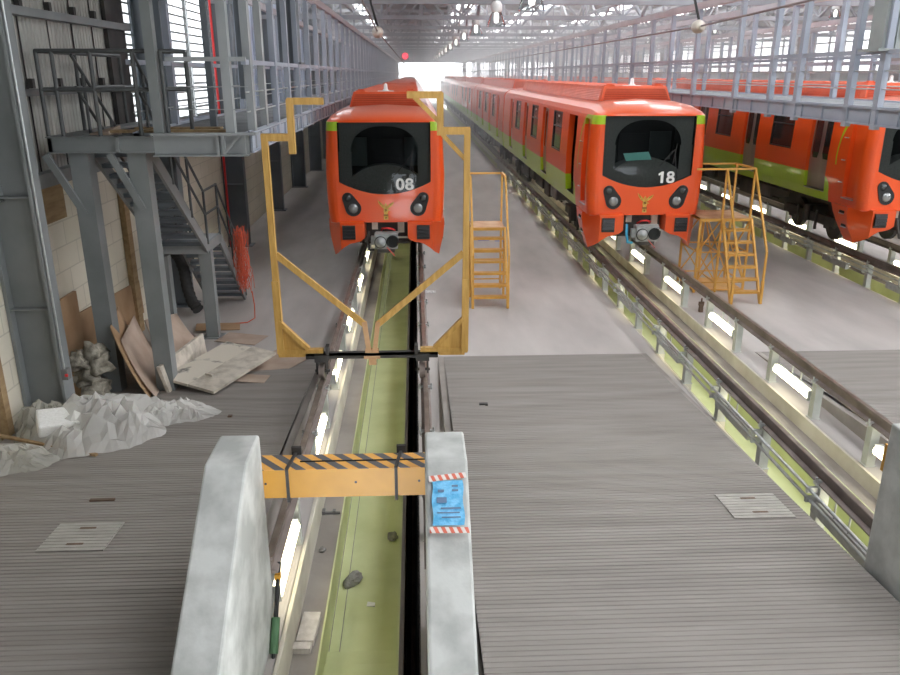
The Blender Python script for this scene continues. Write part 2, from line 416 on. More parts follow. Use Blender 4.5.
def window(y0, y1, z0, z1, step=.2, x=-5.17):
    global nw
    nw += 1
    m = MB(); m.box(x - .06, x - .04, y0, y1, z0, z1)
    g = struct(m.build('window_%d' % nw, 'louvre_glow'))
    f = MB()
    f.box(x - .05, x + .02, y0 - .05, y0, z0, z1); f.box(x - .05, x + .02, y1, y1 + .05, z0, z1); f.box(x - .05, x + .02, y0, y1, z0 - .06, z0)
    z = z0 + step
    while z < z1:
        f.hexa([(x - .03, y0, z - .02), (x + .01, y0, z - .04), (x - .03, y1, z - .02), (x + .01, y1, z - .04), (x - .03, y0, z + .012), (x + .01, y0, z - .004), (x - .03, y1, z + .012), (x + .01, y1, z - .004)])
        z += step
    f.build('louvre_slats', 'steel', g)
window(17.15, 19.2, 4.1, 7.85); window(19.75, 21.8, 4.1, 7.85); window(22.0, 24.75, 4.1, 7.85)
for k in range(12):
    yb = 24.5 + 6.7 * k
    window(yb + 2.5, yb + 3.0, 4.3, 7.3); window(yb + 3.9, yb + 4.3, 4.3, 7.3)
mb = MB(); mb.box(-5.5, 25.3, -8.3, -8, 0, 9.6); struct(mb.build('wall_back', 'steel'))
mb = MB(); mb.box(25, 25.3, -8, YEND, 0, 5.2); mb.box(25, 25.3, -8, YEND, 7.9, 9.6); struct(mb.build('wall_right', 'steel'))
for k in range(14):
    yb = 22. + 9.5 * k
    if yb + 8 > YEND: break
    nw += 1
    m = MB(); m.box(25.1, 25.13, yb, yb + 8.6, 5.2, 7.9); g = struct(m.build('window_%d' % nw, 'rightwin'))
    f = MB()
    for j in range(6): f.box(25.0, 25.1, yb + j * 1.72 - .05, yb + j * 1.72 + .05, 5.2, 7.9)
    for z in (5.75, 6.3, 6.85, 7.4): f.box(25.02, 25.1, yb, yb + 8.6, z - .04, z + .04)
    f.build('window_frame', 'truss', g)
    m = MB(); m.box(24.3, 25.0, yb - .95, yb - .05, 0, 9.3); struct(m.build('column', 'brown'))
mb = MB(); mb.box(-5.5, 25.3, YEND, YEND + .3, 7.5, 9.6); mb.box(-5.5, -2.2, YEND, YEND + .3, 0, 7.5)
for x in (9.4, 12, 14.5, 17, 19.5, 22): mb.box(x, x + .7, YEND - .3, YEND, 0, 7.5)
struct(mb.build('wall_far', 'steel'))
mb = MB(); mb.box(-60, 90, YEND + .3, 420, -.3, -.05); struct(mb.build('ground', 'groundout'))
# roof, its skylights and a left strip added to light the wall
mb = MB(); mb.box(-5.5, 25.3, -8.3, YEND + .3, 9.35, 9.5); struct(mb.build('ceiling', 'roof'))
SKY = [(-3.2, -2.3), (3.5, 4.8), (8.2, 9.7), (13.5, 15.), (20., 21.4)]
for x0, x1 in SKY:
    nw += 1
    mb = MB()
    y = -7. if x0 > 0 else 20.  # long strips carried on behind the camera to light the train fronts
    while y < YEND - 3: mb.box(x0, x1, y, y + 5.6, 9.28, 9.31); y += 6.7
    struct(mb.build('window_%d' % nw, 'sky'))

# wall columns: rolled I sections, webs square to the wall
cy = [11.1 + 6.7 * k for k in range(21)]
for y in cy:
    m = MB()
    m.box(-4.60, -4.56, y - .16, y + .16, 0, 9.3); m.box(-5.19, -5.14, y - .16, y + .16, 0, 9.3); m.box(-5.14, -4.6, y - .02, y + .02, 0, 9.3)
    m.box(-5.2, -4.45, y - .25, y + .25, 0, .03)
    for z in (1.9, 3.5, 5.6): m.box(-5.14, -4.6, y - .15, y + .15, z, z + .02)
    struct(m.build('column', 'steel' if y < 12 else 'steel_dark'))

# roof trusses on every column line
tn = 0
for k, y in enumerate([17.8 + 6.7 * i for i in range(20)]):
    t = thing('roof_truss', 'grey lattice roof truss spanning the hall, %s row from the camera' % nth(k), 'roof truss', (0, y, 0), group='roof trusses')
    zb, zt = 7.1, 8.75
    m = MB(); m.bar((-5.1, 0, zb), (25, 0, zb), .15, .15); m.build('bottom_chord', 'truss', t)
    m = MB(); m.bar((-5.1, 0, zt), (25, 0, zt), .14, .14); m.build('top_chord', 'truss', t)
    m = MB(); x = -5.; i = 0
    while x < 24.5:
        m.bar((x, 0, zb), (x, 0, zt), .07); 
        a, b = (zb, zt) if i % 2 else (zt, zb)
        m.bar((x, 0, a), (x + 1.5, 0, b), .08); x += 1.5; i += 1
    m.build('web_bars', 'truss', t)
pl = 0
for x in (-2.2, 3.06, 5.9, 9.2, 12.5, 16., 19.5):
    m = MB(); m.bar((x, 9, 8.95), (x, YEND, 8.95), .12, .2)
    m.bar((x, 17.8, 7.9), (x, YEND, 7.9), .07, .08)
    tag(m.build('roof_purlin', 'truss'), 'grey lengthwise roof beam under the skylights, %s from the left wall' % nth(pl), 'roof beam', 'lengthwise roof beams'); pl += 1
nb = 0
for x in (3.06, 9.2, 16.):
    for k in range(9):
        y = 17.8 + 6.7 * k
        m = MB(); m.bar((x, y, 7.15), (x, y + 3.35, 8.85), .09); m.bar((x, y + 3.35, 8.85), (x, y + 6.7, 7.15), .09)
        m.bar((x - 2.6, y + .1, 8.7), (x + 2.6, y + 6.6, 8.7), .05)
        tag(m.build('roof_brace', 'truss'), 'grey diagonal roof brace between trusses, %s in the %s line from the left' % (nth(k), nth((3.06, 9.2, 16.).index(x))), 'roof brace', 'roof braces')

# ------------------------------------------------------------------ rails, posts, pit lamps
NAMES = {0: 'the left track', 1: 'the middle track', 2: 'the right track'}
def railobj(t, sgn, k, y0):
    x = t + sgn * .75 + (.04 if k == 0 and sgn > 0 else 0)
    side = 'left' if sgn < 0 else 'right'
    prof = [(-.07, .60), (.07, .60), (.07, .618), (.012, .64), (.012, .735), (.036, .748), (.036, .775), (-.036, .775), (-.036, .748), (-.012, .735), (-.012, .64), (-.07, .618)]
    m = MB(); m.prism([(x + a, b) for a, b in prof], 'y', y0, YEND - 2)
    o = m.build('rail', 'rail')
    tag(o, 'brown steel rail on posts, %s rail of %s' % (side, NAMES[k]), 'rail', 'rails of the inspection tracks')
    m = MB(); m.box(x - .03, x + .03, y0, YEND - 2, .775, .78); m.build('running_surface', 'railtop', o)
    return o
proto_post = {}
def post(x, y, out, lab, grp, foot=False):
    if 'p' not in proto_post:
        m = MB(); m.box(-.06, .06, -.065, .065, 0, .585); m.box(-.08, .08, -.08, .08, 0, .012); m.box(-.085, .085, -.075, .075, .585, .6)
        p = m.build('rail_post', 'post'); proto_post['p'] = p
        KIDS[p.name] = []
        for s in (-1, 1):
            c = MB(); c.box(s * .085 - .02, s * .085 + .02, -.035, .035, .6, .635); c.box(s * .06 - .03, s * .06 + .03, -.025, .025, .625, .65)
            c.cyl((s * .088, 0, .63), (s * .088, 0, .69), .014, 8)
            KIDS[p.name].append(c.build('rail_clip', 'galv', p)); KIDS[KIDS[p.name][-1].name] = []
    else:
        p = proto_post['p'].copy(); COL.objects.link(p)
        for q in KIDS[proto_post['p'].name]:
            c = q.copy(); COL.objects.link(c); c.parent = p
    if foot:
        f = MB(); f.box(-.07, .07, -.075, .075, -.44, .0); f.build('footing', 'curb', p)
    p.location = (x, y, 0); tag(p, lab, 'rail post', grp)
proto_lamp = {}
def pit_lamp(x, y, face, lab, grp):
    """twin-tube fitting slung under the rail; face=+1: the diffuser looks towards +x"""
    if 'p' not in proto_lamp:
        e = thing('pit_lamp', 'x', 'lamp'); proto_lamp['p'] = e
        m = MB(); m.box(-.075, -.035, -.6, .6, -.085, .085); m.box(-.075, .045, -.62, -.6, -.085, .085); m.box(-.075, .045, .6, .62, -.085, .085)
        m.tube([(-.06, -.15, .08), (-.06, -.15, .305)], .012, 6); m.tube([(-.06, .15, .08), (-.06, .15, .305)], .012, 6)
        a = m.build('housing', 'galv', e)
        m = MB(); m.tube([(.0, -.6, 0), (.0, .6, 0)], .066, 12); b = m.build('tube', 'tube', e)
        KIDS[e.name] = [a, b]
    else:
        e = proto_lamp['p'].copy(); COL.objects.link(e)
        for q in KIDS[proto_lamp['p'].name]:
            c = q.copy(); COL.objects.link(c); c.parent = e
    e.location = (x, y, .30); e.rotation_euler = (0, 0, 0 if face > 0 else PI); tag(e, lab, 'lamp', grp)

gy = [6.3 + 1.55 * k for k in range(26)]
for k, t in enumerate(TR[:3]):
    for s in (-1, 1):
        railobj(t, s, k, 6.4 if k < 2 else 9.)
        side = 'left' if s < 0 else 'right'
        n = 0; g = 'posts under the %s rail of %s' % (side, NAMES[k])
        ys = [y for y in gy if y > (6.5, 6.5, 12.)[k]]
        for y in ys:
            post(t + s * .75 + (.04 if k == 0 and s > 0 else 0), y, s, 'short grey post under the %s rail of %s, %s from the camera' % (side, NAMES[k], nth(n)), g, s < 0 and k in (1, 2)); n += 1
        if k == 0 and s > 0: continue
        g = 'lamps along the %s rail of %s' % (side, NAMES[k])
        if k == 0: ly = [7.1, 10.0, 12.75, 15.45, 18.5, 21.6, 24.7, 27.8, 31.]
        elif k == 1 and s > 0: ly = [8.63 + 3.1 * i for i in range(11)]
        elif k == 1: ly = [7.3 + 3.1 * i for i in range(11)]
        elif s < 0: ly = [14.1 + 3.1 * i for i in range(8)]
        else: ly = [13.2 + 3.1 * i for i in range(8)]
        for i, y in enumerate(ly):
            pit_lamp(t + s * (.74 if k else .73), y, -s, 'white fluorescent lamp under the %s rail of %s, %s from the camera' % (side, NAMES[k], nth(i)), g)
nc = 0
for k, t in ((1, T2), (2, T3)):
    for z, dx in ((.53, .90), (.41, .90)):
        x = t - dx
        m = MB(); m.tube([(x, 6. if k == 1 else 12, z), (x, 70, z)], .02, 8)
        for y in gy:
            if y > (6 if k == 1 else 12): m.box(x - .04, x + .1, y - .02, y + .02, z - .035, z + .035)
        tag(m.build('conduit_pipe', 'galv'), 'thin grey %s conduit along the left posts of %s' % ('upper' if z > .5 else 'lower', NAMES[k]), 'pipe', 'conduits beside the rails'); nc += 1
m = MB(); m.tube([(.585, 4.2, -1.17), (.585, 60, -1.17)], .022, 8)
tag(m.build('trench_pipe', 'rust'), 'rusty brown pipe in the dark trench beside the green pit', 'pipe')

# ------------------------------------------------------------------ catwalks
def catwalk(name, label, x0, x1, ztop, zf, y0, y1, rowf, rowb, xf, xb, zrail, ztopbeam, side, zpost):
    t = thing(name, label, 'catwalk', ((x0 + x1) / 2, y0, 0), group='roof-height catwalks')
    ox, oy = (x0 + x1) / 2, y0
    def L(m, n, mt): 
        m.v = [(a - ox, b - oy, c) for a, b, c in m.v]; return m.build(n, mt, t)
    m = MB()
    if side < 0:
        y = y0
        while y < min(y1, 90): m.box(x0, x1, y, y + .035, ztop - .04, ztop); y += .085
        m.box(x0, x1, y, y1, ztop - .05, ztop)
        for k in range(4): m.box(x0 + .1 + k * (x1 - x0 - .2) / 3 - .01, x0 + .1 + k * (x1 - x0 - .2) / 3 + .01, y0, y1, ztop - .06, ztop - .005)
    else: m.box(x0, x1, y0, y1, ztop - .05, ztop)
    L(m, 'deck', 'deckgrey')
    for xx, s in ((xf, 1), (xb, -1)):
        m = MB(); m.box(xx - .015, xx + .015, y0, y1, zf, ztop + .03)
        for z in (zf, ztop): m.box(xx - .06, xx + .06, y0, y1, z - .012, z + .012)
        y = y0
        while y < min(y1, 60): m.box(xx - .05, xx + .05, y, y + .015, zf, ztop); y += .8
        L(m, 'fascia_beam', 'catwalk')
    m = MB(); y = y0 + .4
    while y < y1: m.box(x0, x1, y, y + .08, zf + .02, ztop - .05); y += 1.6
    L(m, 'cross_beams', 'steel')
    for xx, rows in ((xf, rowf), (xb, rowb)):
        for y in rows:
            m = MB(); m.box(xx - .05, xx + .05, y - .07, y + .07, zpost, ztopbeam); L(m, 'hanger_post', 'catwalk')
        m = MB(); m.bar((xx, y0, zrail), (xx, y1, zrail), .07, .07); L(m, 'handrail', 'catwalk')
        m = MB()
        for z in (ztop + .3, ztop + .58): m.tube([(xx, y0, z), (xx, y1, z)], .012, 5)
        L(m, 'wire_rail', 'galv')
        m = MB(); m.bar((xx, y0, ztopbeam), (xx, y1, ztopbeam), .12, .16); L(m, 'top_beam', 'truss2')
    return t
far = lambda a, st: [a + st * i for i in range(int((110 - a) / st))]
catwalk('catwalk', 'grey steel catwalk hung from the roof beside the left wall, left of the left train', -3.5, -1.78, 4.28, 4.0, 12.15, 140,
        [14.7, 16.2, 17.6, 19.5, 21.3, 23.2] + far(25., 2.1), [14.2, 16.8, 19.8, 22.2] + far(25.6, 3.1), -1.8, -3.45, 5.28, 6.85, -1, 3.95)
catwalk('catwalk', 'farthest grey steel catwalk, hung from the roof beyond the right train', 15.2, 17.0, 4.58, 4.32, 14., 140,
        far(16., 2.4), far(17., 3.3), 15.2, 17.0, 5.45, 6.8, 1, 4.25)
catwalk('catwalk', 'grey steel catwalk hung from the roof between the middle train and the right train', 8.2, 10.2, 4.58, 4.32, 9., 140,
        [12.9, 13.8, 15.75, 16.98, 18.9, 21.8, 24.] + far(26., 2.2), [11.6, 14.3, 16.4, 18.2, 20.6, 23.] + far(26.6, 3.1), 8.2, 10.2, 5.45, 6.8, 1, 4.25)
# ------------------------------------------------------------------ trains
PROF = [(1.33, 1.72), (1.36, 1.95), (1.38, 2.37), (1.385, 2.87), (1.365, 3.30), (1.34, 3.90), (1.335, 3.97), (1.32, 4.06), (1.25, 4.18), (1.08, 4.285), (.75, 4.36), (0., 4.40)]
PROF = [(a * 1.022, b) for a, b in PROF]
def half_x(z):
    for (a, b), (c, d) in zip(PROF, PROF[1:]):
        if b <= z <= d: return a + (c - a) * (z - b) / (d - b)
    return PROF[0][0]
def text_mesh(s, size, mat, name, parent, loc, depth=.004, bold=.011):
    cu = bpy.data.curves.new('t', 'FONT'); cu.body = s; cu.size = size; cu.extrude = depth; cu.offset = bold; cu.align_x = 'CENTER'; cu.align_y = 'CENTER'; cu.space_character = 1.1
    o = bpy.data.objects.new('t', cu); COL.objects.link(o)
    dg = bpy.context.evaluated_depsgraph_get()
    me = bpy.data.meshes.new_from_object(o.evaluated_get(dg)); bpy.data.objects.remove(o)
    me.materials.clear(); me.materials.append(M[mat])
    r = bpy.data.objects.new(name, me); COL.objects.link(r); r.parent = parent; r.location = loc; r.rotation_euler = (PI / 2, 0, 0)
    return r
def body_shell(length, doors, wins, cab):
    """hollow shell, openings cut for doors (z 1.95-3.97) and windows (z 2.87-3.97), jambs folded inwards"""
    m = MB()
    R = .25
    cuts = set([0., length])
    if cab: cuts |= {.01, .03, .06, .1, .15, .2, .25, .35, .5, .62, .75, 1.}
    holes = []
    for a, b in doors: holes.append((a, b, 1, 6)); cuts |= {a, b}
    for a, b in wins: holes.append((a, b, 3, 6)); cuts |= {a, b}
    if cab: holes.append((.36, .9, 1, 6)); cuts |= {.36, .9}
    S = sorted(cuts)
    def sec(s):
        out = []
        ins = R * (1 - math.sqrt(max(0, 1 - (1 - s / R) ** 2))) if cab and s < R else 0.
        k = math.sqrt(max(0, 1 - (1 - min(s, 1.)) ** 2)) if cab else 1.
        for x, z in PROF:
            zz = z if z <= 4.06 else 4.06 + (z - 4.06) * k
            out.append((max(0, x - ins * min(1, x)), s, zz))
        return out
    secs = [sec(s) for s in S]
    for sg in (1, -1):
        for i in range(len(S) - 1):
            for j in range(len(PROF) - 1):
                mid = (S[i] + S[i + 1]) / 2
                if any(a < mid < b and lo <= j < hi for a, b, lo, hi in holes): continue
                q = [secs[i][j], secs[i + 1][j], secs[i + 1][j + 1], secs[i][j + 1]]
                q = [(sg * x, y, z) for x, y, z in q]
                m._add(q, [(0, 1, 2, 3)], 0, j >= 6)
        for a, b, lo, hi in holes:
            d = .16
            z0, z1 = PROF[lo][1], PROF[hi][1]
            xs = [PROF[r][0] for r in range(lo, hi + 1)]; zs = [PROF[r][1] for r in range(lo, hi + 1)]
            for yy in (a, b):
                m.grid([[(sg * x, yy, z) for x, z in zip(xs, zs)], [(sg * (x - d), yy, z) for x, z in zip(xs, zs)]], 0, False)
            for r in (0, -1): m._add([(sg * xs[r], a, zs[r]), (sg * xs[r], b, zs[r]), (sg * (xs[r] - d), b, zs[r]), (sg * (xs[r] - d), a, zs[r])], [(0, 1, 2, 3)], 0)
    # ends
    def end(i, y):
        s = secs[i]; poly = [(x, y, z) for _, (x, _, z) in zip(PROF, s)] + [(-x, y, z) for x, _, z in s[::-1]]
        m._add(poly, [tuple(range(len(poly)))], 0)
    end(-1, length)
    if not cab: end(0, 0)
    else:
        s0 = secs[0]; W = 1.085
        zb = lambda x: 2.39 + .29 * (x / W) ** 2
        N = 12; xs = [-W + 2 * W * i / N for i in range(N + 1)]
        m.grid([[(x, 0, 1.72) for x in xs], [(x, 0, zb(x)) for x in xs]], 0, False)
        m.grid([[(x, 0, 4.05) for x in xs], [(x, 0, 4.06) for x in xs]], 0, False)
        for sg in (1, -1):
            col = [(sg * x, 0, z) for x, _, z in s0 if z <= 4.06]
            m.grid([[(sg * W, 0, z) for _, _, z in col], col], 0, False)
        m.grid([[(x, 0, zb(x)) for x in xs], [(x, .05, zb(x)) for x in xs]], 0, False)
    m._add([(-1.33, 0 if cab else 0, 1.72), (1.33, 0, 1.72), (1.33, length, 1.72), (-1.33, length, 1.72)], [(0, 1, 2, 3)], 0)
    return m
def add_door(car, a, b, sg, open_=False):
    m = MB(); n = 8
    x = lambda z, d=.09: sg * (half_x(z) - d)
    if open_:
        m.hexa([(sg * 1.0, a, 1.93), (sg * 1.37, a, 1.93), (sg * 1.0, b, 1.93), (sg * 1.37, b, 1.93), (sg * 1.0, a, 1.95), (sg * 1.37, a, 1.95), (sg * 1.0, b, 1.95), (sg * 1.37, b, 1.95)], 2)
        w = .13
        m.hexa([(x(1.95), a, 1.95), (x(1.95, .12), a, 1.95), (x(1.95), a + w, 1.95), (x(1.95, .12), a + w, 1.95), (x(3.9), a, 3.95), (x(3.9, .12), a, 3.95), (x(3.9), a + w, 3.95), (x(3.9, .12), a + w, 3.95)], 0)
        return m.build('door', ['stainless', 'glassdark', 'galv'], car)
    c = (a + b) / 2
    for y0, y1 in ((a, c - .008), (c + .008, b)):
        zs = [1.95, 2.37, 2.87, 3.3, 3.9, 3.97]
        m.grid([[(x(z), y0, z) for z in zs], [(x(z), y1, z) for z in zs]], 0, False)
        m.grid([[(x(z, .13), y0, z) for z in zs], [(x(z, .13), y1, z) for z in zs]], 0, False)
        yy0, yy1 = y0 + .09, y1 - .09
        zz = [2.75, 2.9, 3.3, 3.75, 3.85]; ins = [.06, 0, 0, 0, .05]
        m.grid([[(x(z, .083), yy0 + i, z) for z, i in zip(zz, ins)], [(x(z, .083), yy1 - i, z) for z, i in zip(zz, ins)]], 1, False)
    m.hexa([(sg * 1.2, a, 1.925), (sg * 1.39, a, 1.925), (sg * 1.2, b, 1.925), (sg * 1.39, b, 1.925), (sg * 1.2, a, 1.95), (sg * 1.39, a, 1.95), (sg * 1.2, b, 1.95), (sg * 1.39, b, 1.95)], 2)
    return m.build('door', ['stainless', 'glassdark', 'galv'], car)
def add_window(car, a, b, sg):
    m = MB(); x = lambda z, d=.03: sg * (half_x(z) - d)
    m.grid([[(x(z), a, z) for z in (2.87, 3.3, 3.9, 3.97)], [(x(z), b, z) for z in (2.87, 3.3, 3.9, 3.97)]], 0, False)
    for y0, y1, z0, z1 in ((a, a + .035, 2.87, 3.97), (b - .035, b, 2.87, 3.97), (a, b, 2.87, 2.905), (a, b, 3.935, 3.97), (a, b, 3.52, 3.55)):
        m.hexa([(x(z0, -.004), y0, z0), (x(z0, .04), y0, z0), (x(z0, -.004), y1, z0), (x(z0, .04), y1, z0), (x(z1, -.004), y0, z1), (x(z1, .04), y0, z1), (x(z1, -.004), y1, z1), (x(z1, .04), y1, z1)], 1)
    m._add([(x(3.80, .024), (a + b) / 2 - .1, 3.80), (x(3.80, .024), (a + b) / 2 + .1, 3.80), (x(3.86, .024), (a + b) / 2 + .1, 3.86), (x(3.86, .024), (a + b) / 2 - .1, 3.86)], [(0, 1, 2, 3)], 2)
    return m.build('window', ['glassdark', 'black', 'white'], car)
def add_common(car, L, s0, s1, doors, wins, openset=()):
    for sg in (-1, 1):
        for i, (a, b) in enumerate(doors): add_door(car, a, b, sg, (i, sg) in openset)
        for a, b in wins: add_window(car, a, b, sg)
    m = MB(); m.box(-.92, .92, 1.6 if s0 > 1 else .3, L - .3, 1.96, 4.0); m.build('interior', 'cabdark', car)  # solid near-black block stands in for the unlit inside of the car
    # roof fairing with louvred flanks
    m = MB(); b, t, z0, z1 = .90, .79, 4.30, 4.70
    m.hexa([(-b, s0, z0), (b, s0, z0), (-b, s1, z0), (b, s1, z0), (-t, s0 + .16, z1), (t, s0 + .16, z1), (-t, s1 - .16, z1), (t, s1 - .16, z1)], 0)
    for i in range(7):
        f = (i + .5) / 8; zz = z0 + .06 + (z1 - z0 - .06) * f; q = f * (b - t) 
        m.hexa([(-b + q + .06, s0 + .16 * f - .012, zz), (b - q - .06, s0 + .16 * f - .012, zz), (-b + q + .06, s0 + .2, zz), (b - q - .06, s0 + .2, zz), (-b + q + .06, s0 + .16 * f - .012, zz - .03), (b - q - .06, s0 + .16 * f - .012, zz - .03), (-b + q + .06, s0 + .2, zz - .03), (b - q - .06, s0 + .2, zz - .03)], 1)
        for sg in (-1, 1):
            m.hexa([(sg * (b - q - .02), s0 + .3, zz), (sg * (b - q + .012), s0 + .3, zz - .03), (sg * (b - q - .02), s1 - .3, zz), (sg * (b - q + .012), s1 - .3, zz - .03), (sg * (b - q - .06), s0 + .3, zz - .0), (sg * (b - q - .02), s0 + .3, zz - .032), (sg * (b - q - .06), s1 - .3, zz), (sg * (b - q - .02), s1 - .3, zz - .032)], 0)
    y = s0 + 1.
    while y < s1 - .5: m.box(-.79, .79, y, y + .02, z1 - .002, z1 + .008, 0); y += 1.45
    m.build('roof_fairing', ['orange_ac', 'orange_dark'], car)
    for sg in (-1, 1):
        m = MB()
        m.box(sg * .62 - .11, sg * .62 + .11, s0 + .25, s0 + .47, z1, z1 + .03); m.box(sg * .62 - .07, sg * .62 + .07, s0 + .3, s0 + .42, z1 + .03, z1 + .055)
        m.build('roof_lug', 'orange_ac', car)
    # underframe
    for c in (3.2, L - 3.4):
        m = MB()
        for dy in (-1.05, 1.05):
            for sg in (-1, 1):
                m.tube([(sg * .69, c + dy, 1.21), (sg * .80, c + dy, 1.21)], .43, 20); m.box(sg * .9 - .1, sg * .9 + .1, c + dy - .16, c + dy + .16, 1.08, 1.34)
            m.cyl((-.8, c + dy, 1.21), (.8, c + dy, 1.21), .07, 8)
        for sg in (-1, 1):
            m.box(sg * .97 - .07, sg * .97 + .07, c - 1.5, c + 1.5, 1.18, 1.42); m.tube([(sg * 1.05, c, 1.15), (sg * 1.05, c, 1.6)], .13, 10)
            for dy in (-.55, .55): m.tube([(sg * 1.06, c + dy, .98), (sg * 1.06, c + dy, 1.5)], .04, 6)
        m.box(-.95, .95, c - .2, c + .2, 1.2, 1.6)
        m.build('bogie', 'under', car)
    rnd = random.Random(3)
    y = 5.4
    while y < L - 6:
        w = rnd.uniform(.9, 1.7)
        for sg in (-1, 1):
            m = MB(); m.box(sg * 1.2 - .0, sg * .55, y, y + w, 1.15 + rnd.uniform(0, .2), 1.7); m.box(sg * 1.21, sg * 1.19, y + .1, y + w - .1, 1.3, 1.55)
            m.build('equipment_box', 'undergrey' if rnd.random() < .5 else 'under', car)
        y += w + .35
    m = MB(); m.box(-1.2, 1.2, .6, L - .4, 1.6, 1.72); m.box(-.58, .58, 1.0, L - .6, 1.0, 1.62); m.tube([(-1.1, 5, 1.28), (-1.1, L - 5, 1.28)], .03, 6); m.tube([(1.1, 5, 1.28), (1.1, L - 5, 1.28)], .03, 6)  # long central box added to block light passing under the car
    m.build('underframe', 'under', car)
DOORS = [(1.85 + 4.55 * k, 2.98 + 4.55 * k) for k in range(4)]
WINS = [(4.0 + 4.55 * k, 5.42 + 4.55 * k) for k in range(3)]
def make_cab_car(train, number, opened):
    L = 19.0
    car = body_shell(L, DOORS, WINS, True).build('cab_car', 'orange_cab', train)
    add_common(car, L, 1.45, 16.5, DOORS, WINS, opened)
    W = 1.085; zb = lambda x: 2.39 + .29 * (x / W) ** 2; N = 12; xs = [-W + 2 * W * i / N for i in range(N + 1)]
    m = MB(); m.grid([[(x, -.006, zb(x)) for x in xs], [(x, -.006, 4.05) for x in xs]], 0, False); m.build('windshield', 'windshield', car)
    # cab interior behind the pane: liner with an arched opening, console, back panel
    m = MB()
    def arch(a): # opening outline
        return None
    K = 24; ins = []; outp = []
    for i in range(K + 1):
        a = PI * i / K
        ins.append((.80 * math.copysign(abs(math.cos(a)) ** .8, math.cos(a)), 3.38 + .58 * math.sin(a) ** 1.0 if 0 < i < K else 3.38))
        c, s = math.cos(a), math.sin(a); k = 1 / max(abs(c), abs(s)); outp.append((1.06 * c * k, 3.38 + .66 * min(1, s * k)))
    m.grid([[(x, .10, z) for x, z in ins], [(x, .10, z) for x, z in outp]], 0, False)
    for sg in (-1, 1): m.box(sg * .78, sg * 1.08, .10, .14, 2.40, 3.38)
    m.build('cab_liner', 'liner', car)
    m = MB(); m.box(-1.1, 1.1, 1.55, 1.6, 1.8, 4.1, 0); m.box(-.35, .35, 1.5, 1.56, 2.2, 3.55, 0); m.box(-1.0, -.5, 1.5, 1.56, 2.9, 3.6, 1); m.box(.45, 1.0, 1.5, 1.56, 2.9, 3.6, 1)
    m.box(-1.12, -1.08, .14, 1.55, 1.95, 4.05, 0); m.box(1.08, 1.12, .14, 1.55, 1.95, 4.05, 0); m.box(-1.1, 1.1, .14, 1.6, 4.02, 4.06, 0); m.box(-1.1, 1.1, .1, 1.6, 1.9, 1.95, 0)
    m.build('cab_interior', ['cabdark', 'cabgreen'], car)
    m = MB(); rows = []
    for y in (.12, .2, .4, .6, .75):
        r = []
        for i in range(17):
            x = -1.05 + 2.1 * i / 16
            z = 2.35 + .72 * math.sqrt(max(0, 1 - (x / 1.0) ** 2)) if abs(x) < 1 else 2.35
            r.append((x, y, z if y < .7 else 2.2))
        rows.append(r)
    m.grid(rows, 0, True); m.grid([[(-1.05 + 2.1 * i / 16, .12, 2.3) for i in range(17)], rows[0]], 0, False)
    m.build('driver_console', 'liner', car)
    if number:
        m = MB()
        def ring(cx, cz, rx, rz, w, p=2.):
            n = 28; vs = []
            for k in range(n):
                a = 2 * PI * k / n; c, s = math.cos(a), math.sin(a)
                q = (abs(c) ** p + abs(s) ** p) ** (-1 / p)
                for f, y in ((0, -.016), (1, -.016), (0, -.009), (1, -.009)): vs.append((cx + c * q * (rx - w * f), y, cz + s * q * (rz - w * f * .85)))
            m._add(vs, [(4 * k + a, 4 * k + b, 4 * ((k + 1) % n) + b, 4 * ((k + 1) % n) + a) for k in range(n) for a, b in ((0, 1), (2, 3), (0, 2), (1, 3))], 0)
        x, z = .355, 2.63
        if number[0] == '0': ring(x, z, .100, .140, .064, 2.3)
        else: m.prism([(x - .02, z - .135), (x + .045, z - .135), (x + .045, z + .135), (x - .0, z + .135), (x - .075, z + .085), (x - .075, z + .035), (x - .02, z + .065)], 'y', -.016, -.009)
        x = .575; ring(x, z + .066, .090, .074, .056, 2.2); ring(x, z - .060, .102, .082, .060, 2.2)
        m.build('fleet_number', 'white', car)
    m = MB(); m.bar((.30, -.02, 2.92), (.62, -.03, 3.28), .02, .012, 0, (0, 1, 0)); m.bar((.60, -.02, 2.95), (.66, -.04, 3.42), .022, .012, 0, (0, 1, 0)); m.bar((.72, -.02, 2.60), (.62, -.03, 3.28), .016, .012, 0, (0, 1, 0)); m.build('wiper', 'black', car)
    # headlamp clusters: rounded teardrop plates with two lenses
    for sg in (-1, 1):
        a = (sg * .90, 2.305); b = (sg * .775, 2.06); ra, rb = .135, .19
        d = Vector((b[0] - a[0], b[1] - a[1])); ang = math.atan2(d.y, d.x); off = math.acos((ra - rb) / d.length)
        poly = [(b[0] + rb * math.cos(ang + t), b[1] + rb * math.sin(ang + t)) for t in [-off + 2 * off * i / 14 for i in range(15)]]
        poly += [(a[0] + ra * math.cos(ang + t), a[1] + ra * math.sin(ang + t)) for t in [off + (2 * PI - 2 * off) * i / 14 for i in range(15)]]
        m = MB(); m.prism(poly, 'y', -.02, .01, 0)
        for c, r, mi in ((a, .078, 2), (b, .105, 1)):
            m.lathe([(0, -.045), (r * .5, -.042), (r * .85, -.033), (r, -.02), (r + .015, -.02)], (c[0], 0, c[1]), 20, mi, 'y')
        m.build('headlamp', ['black', 'lens', 'lensdark'], car)
    # gilt winged figure on a pedestal
    m = MB(); y0, y1 = -.012, .0; cx, z = .0, 1.975
    def pg(p, mi=0): m.prism([(cx + a, z + b) for a, b in p], 'y', y0, y1, mi)
    pg([(-.03, .14), (-.19, .28), (-.17, .20), (-.13, .15), (-.09, .10), (-.03, .07)]); pg([(.03, .13), (.09, .19), (.20, .24), (.17, .17), (.12, .12), (.03, .07)])
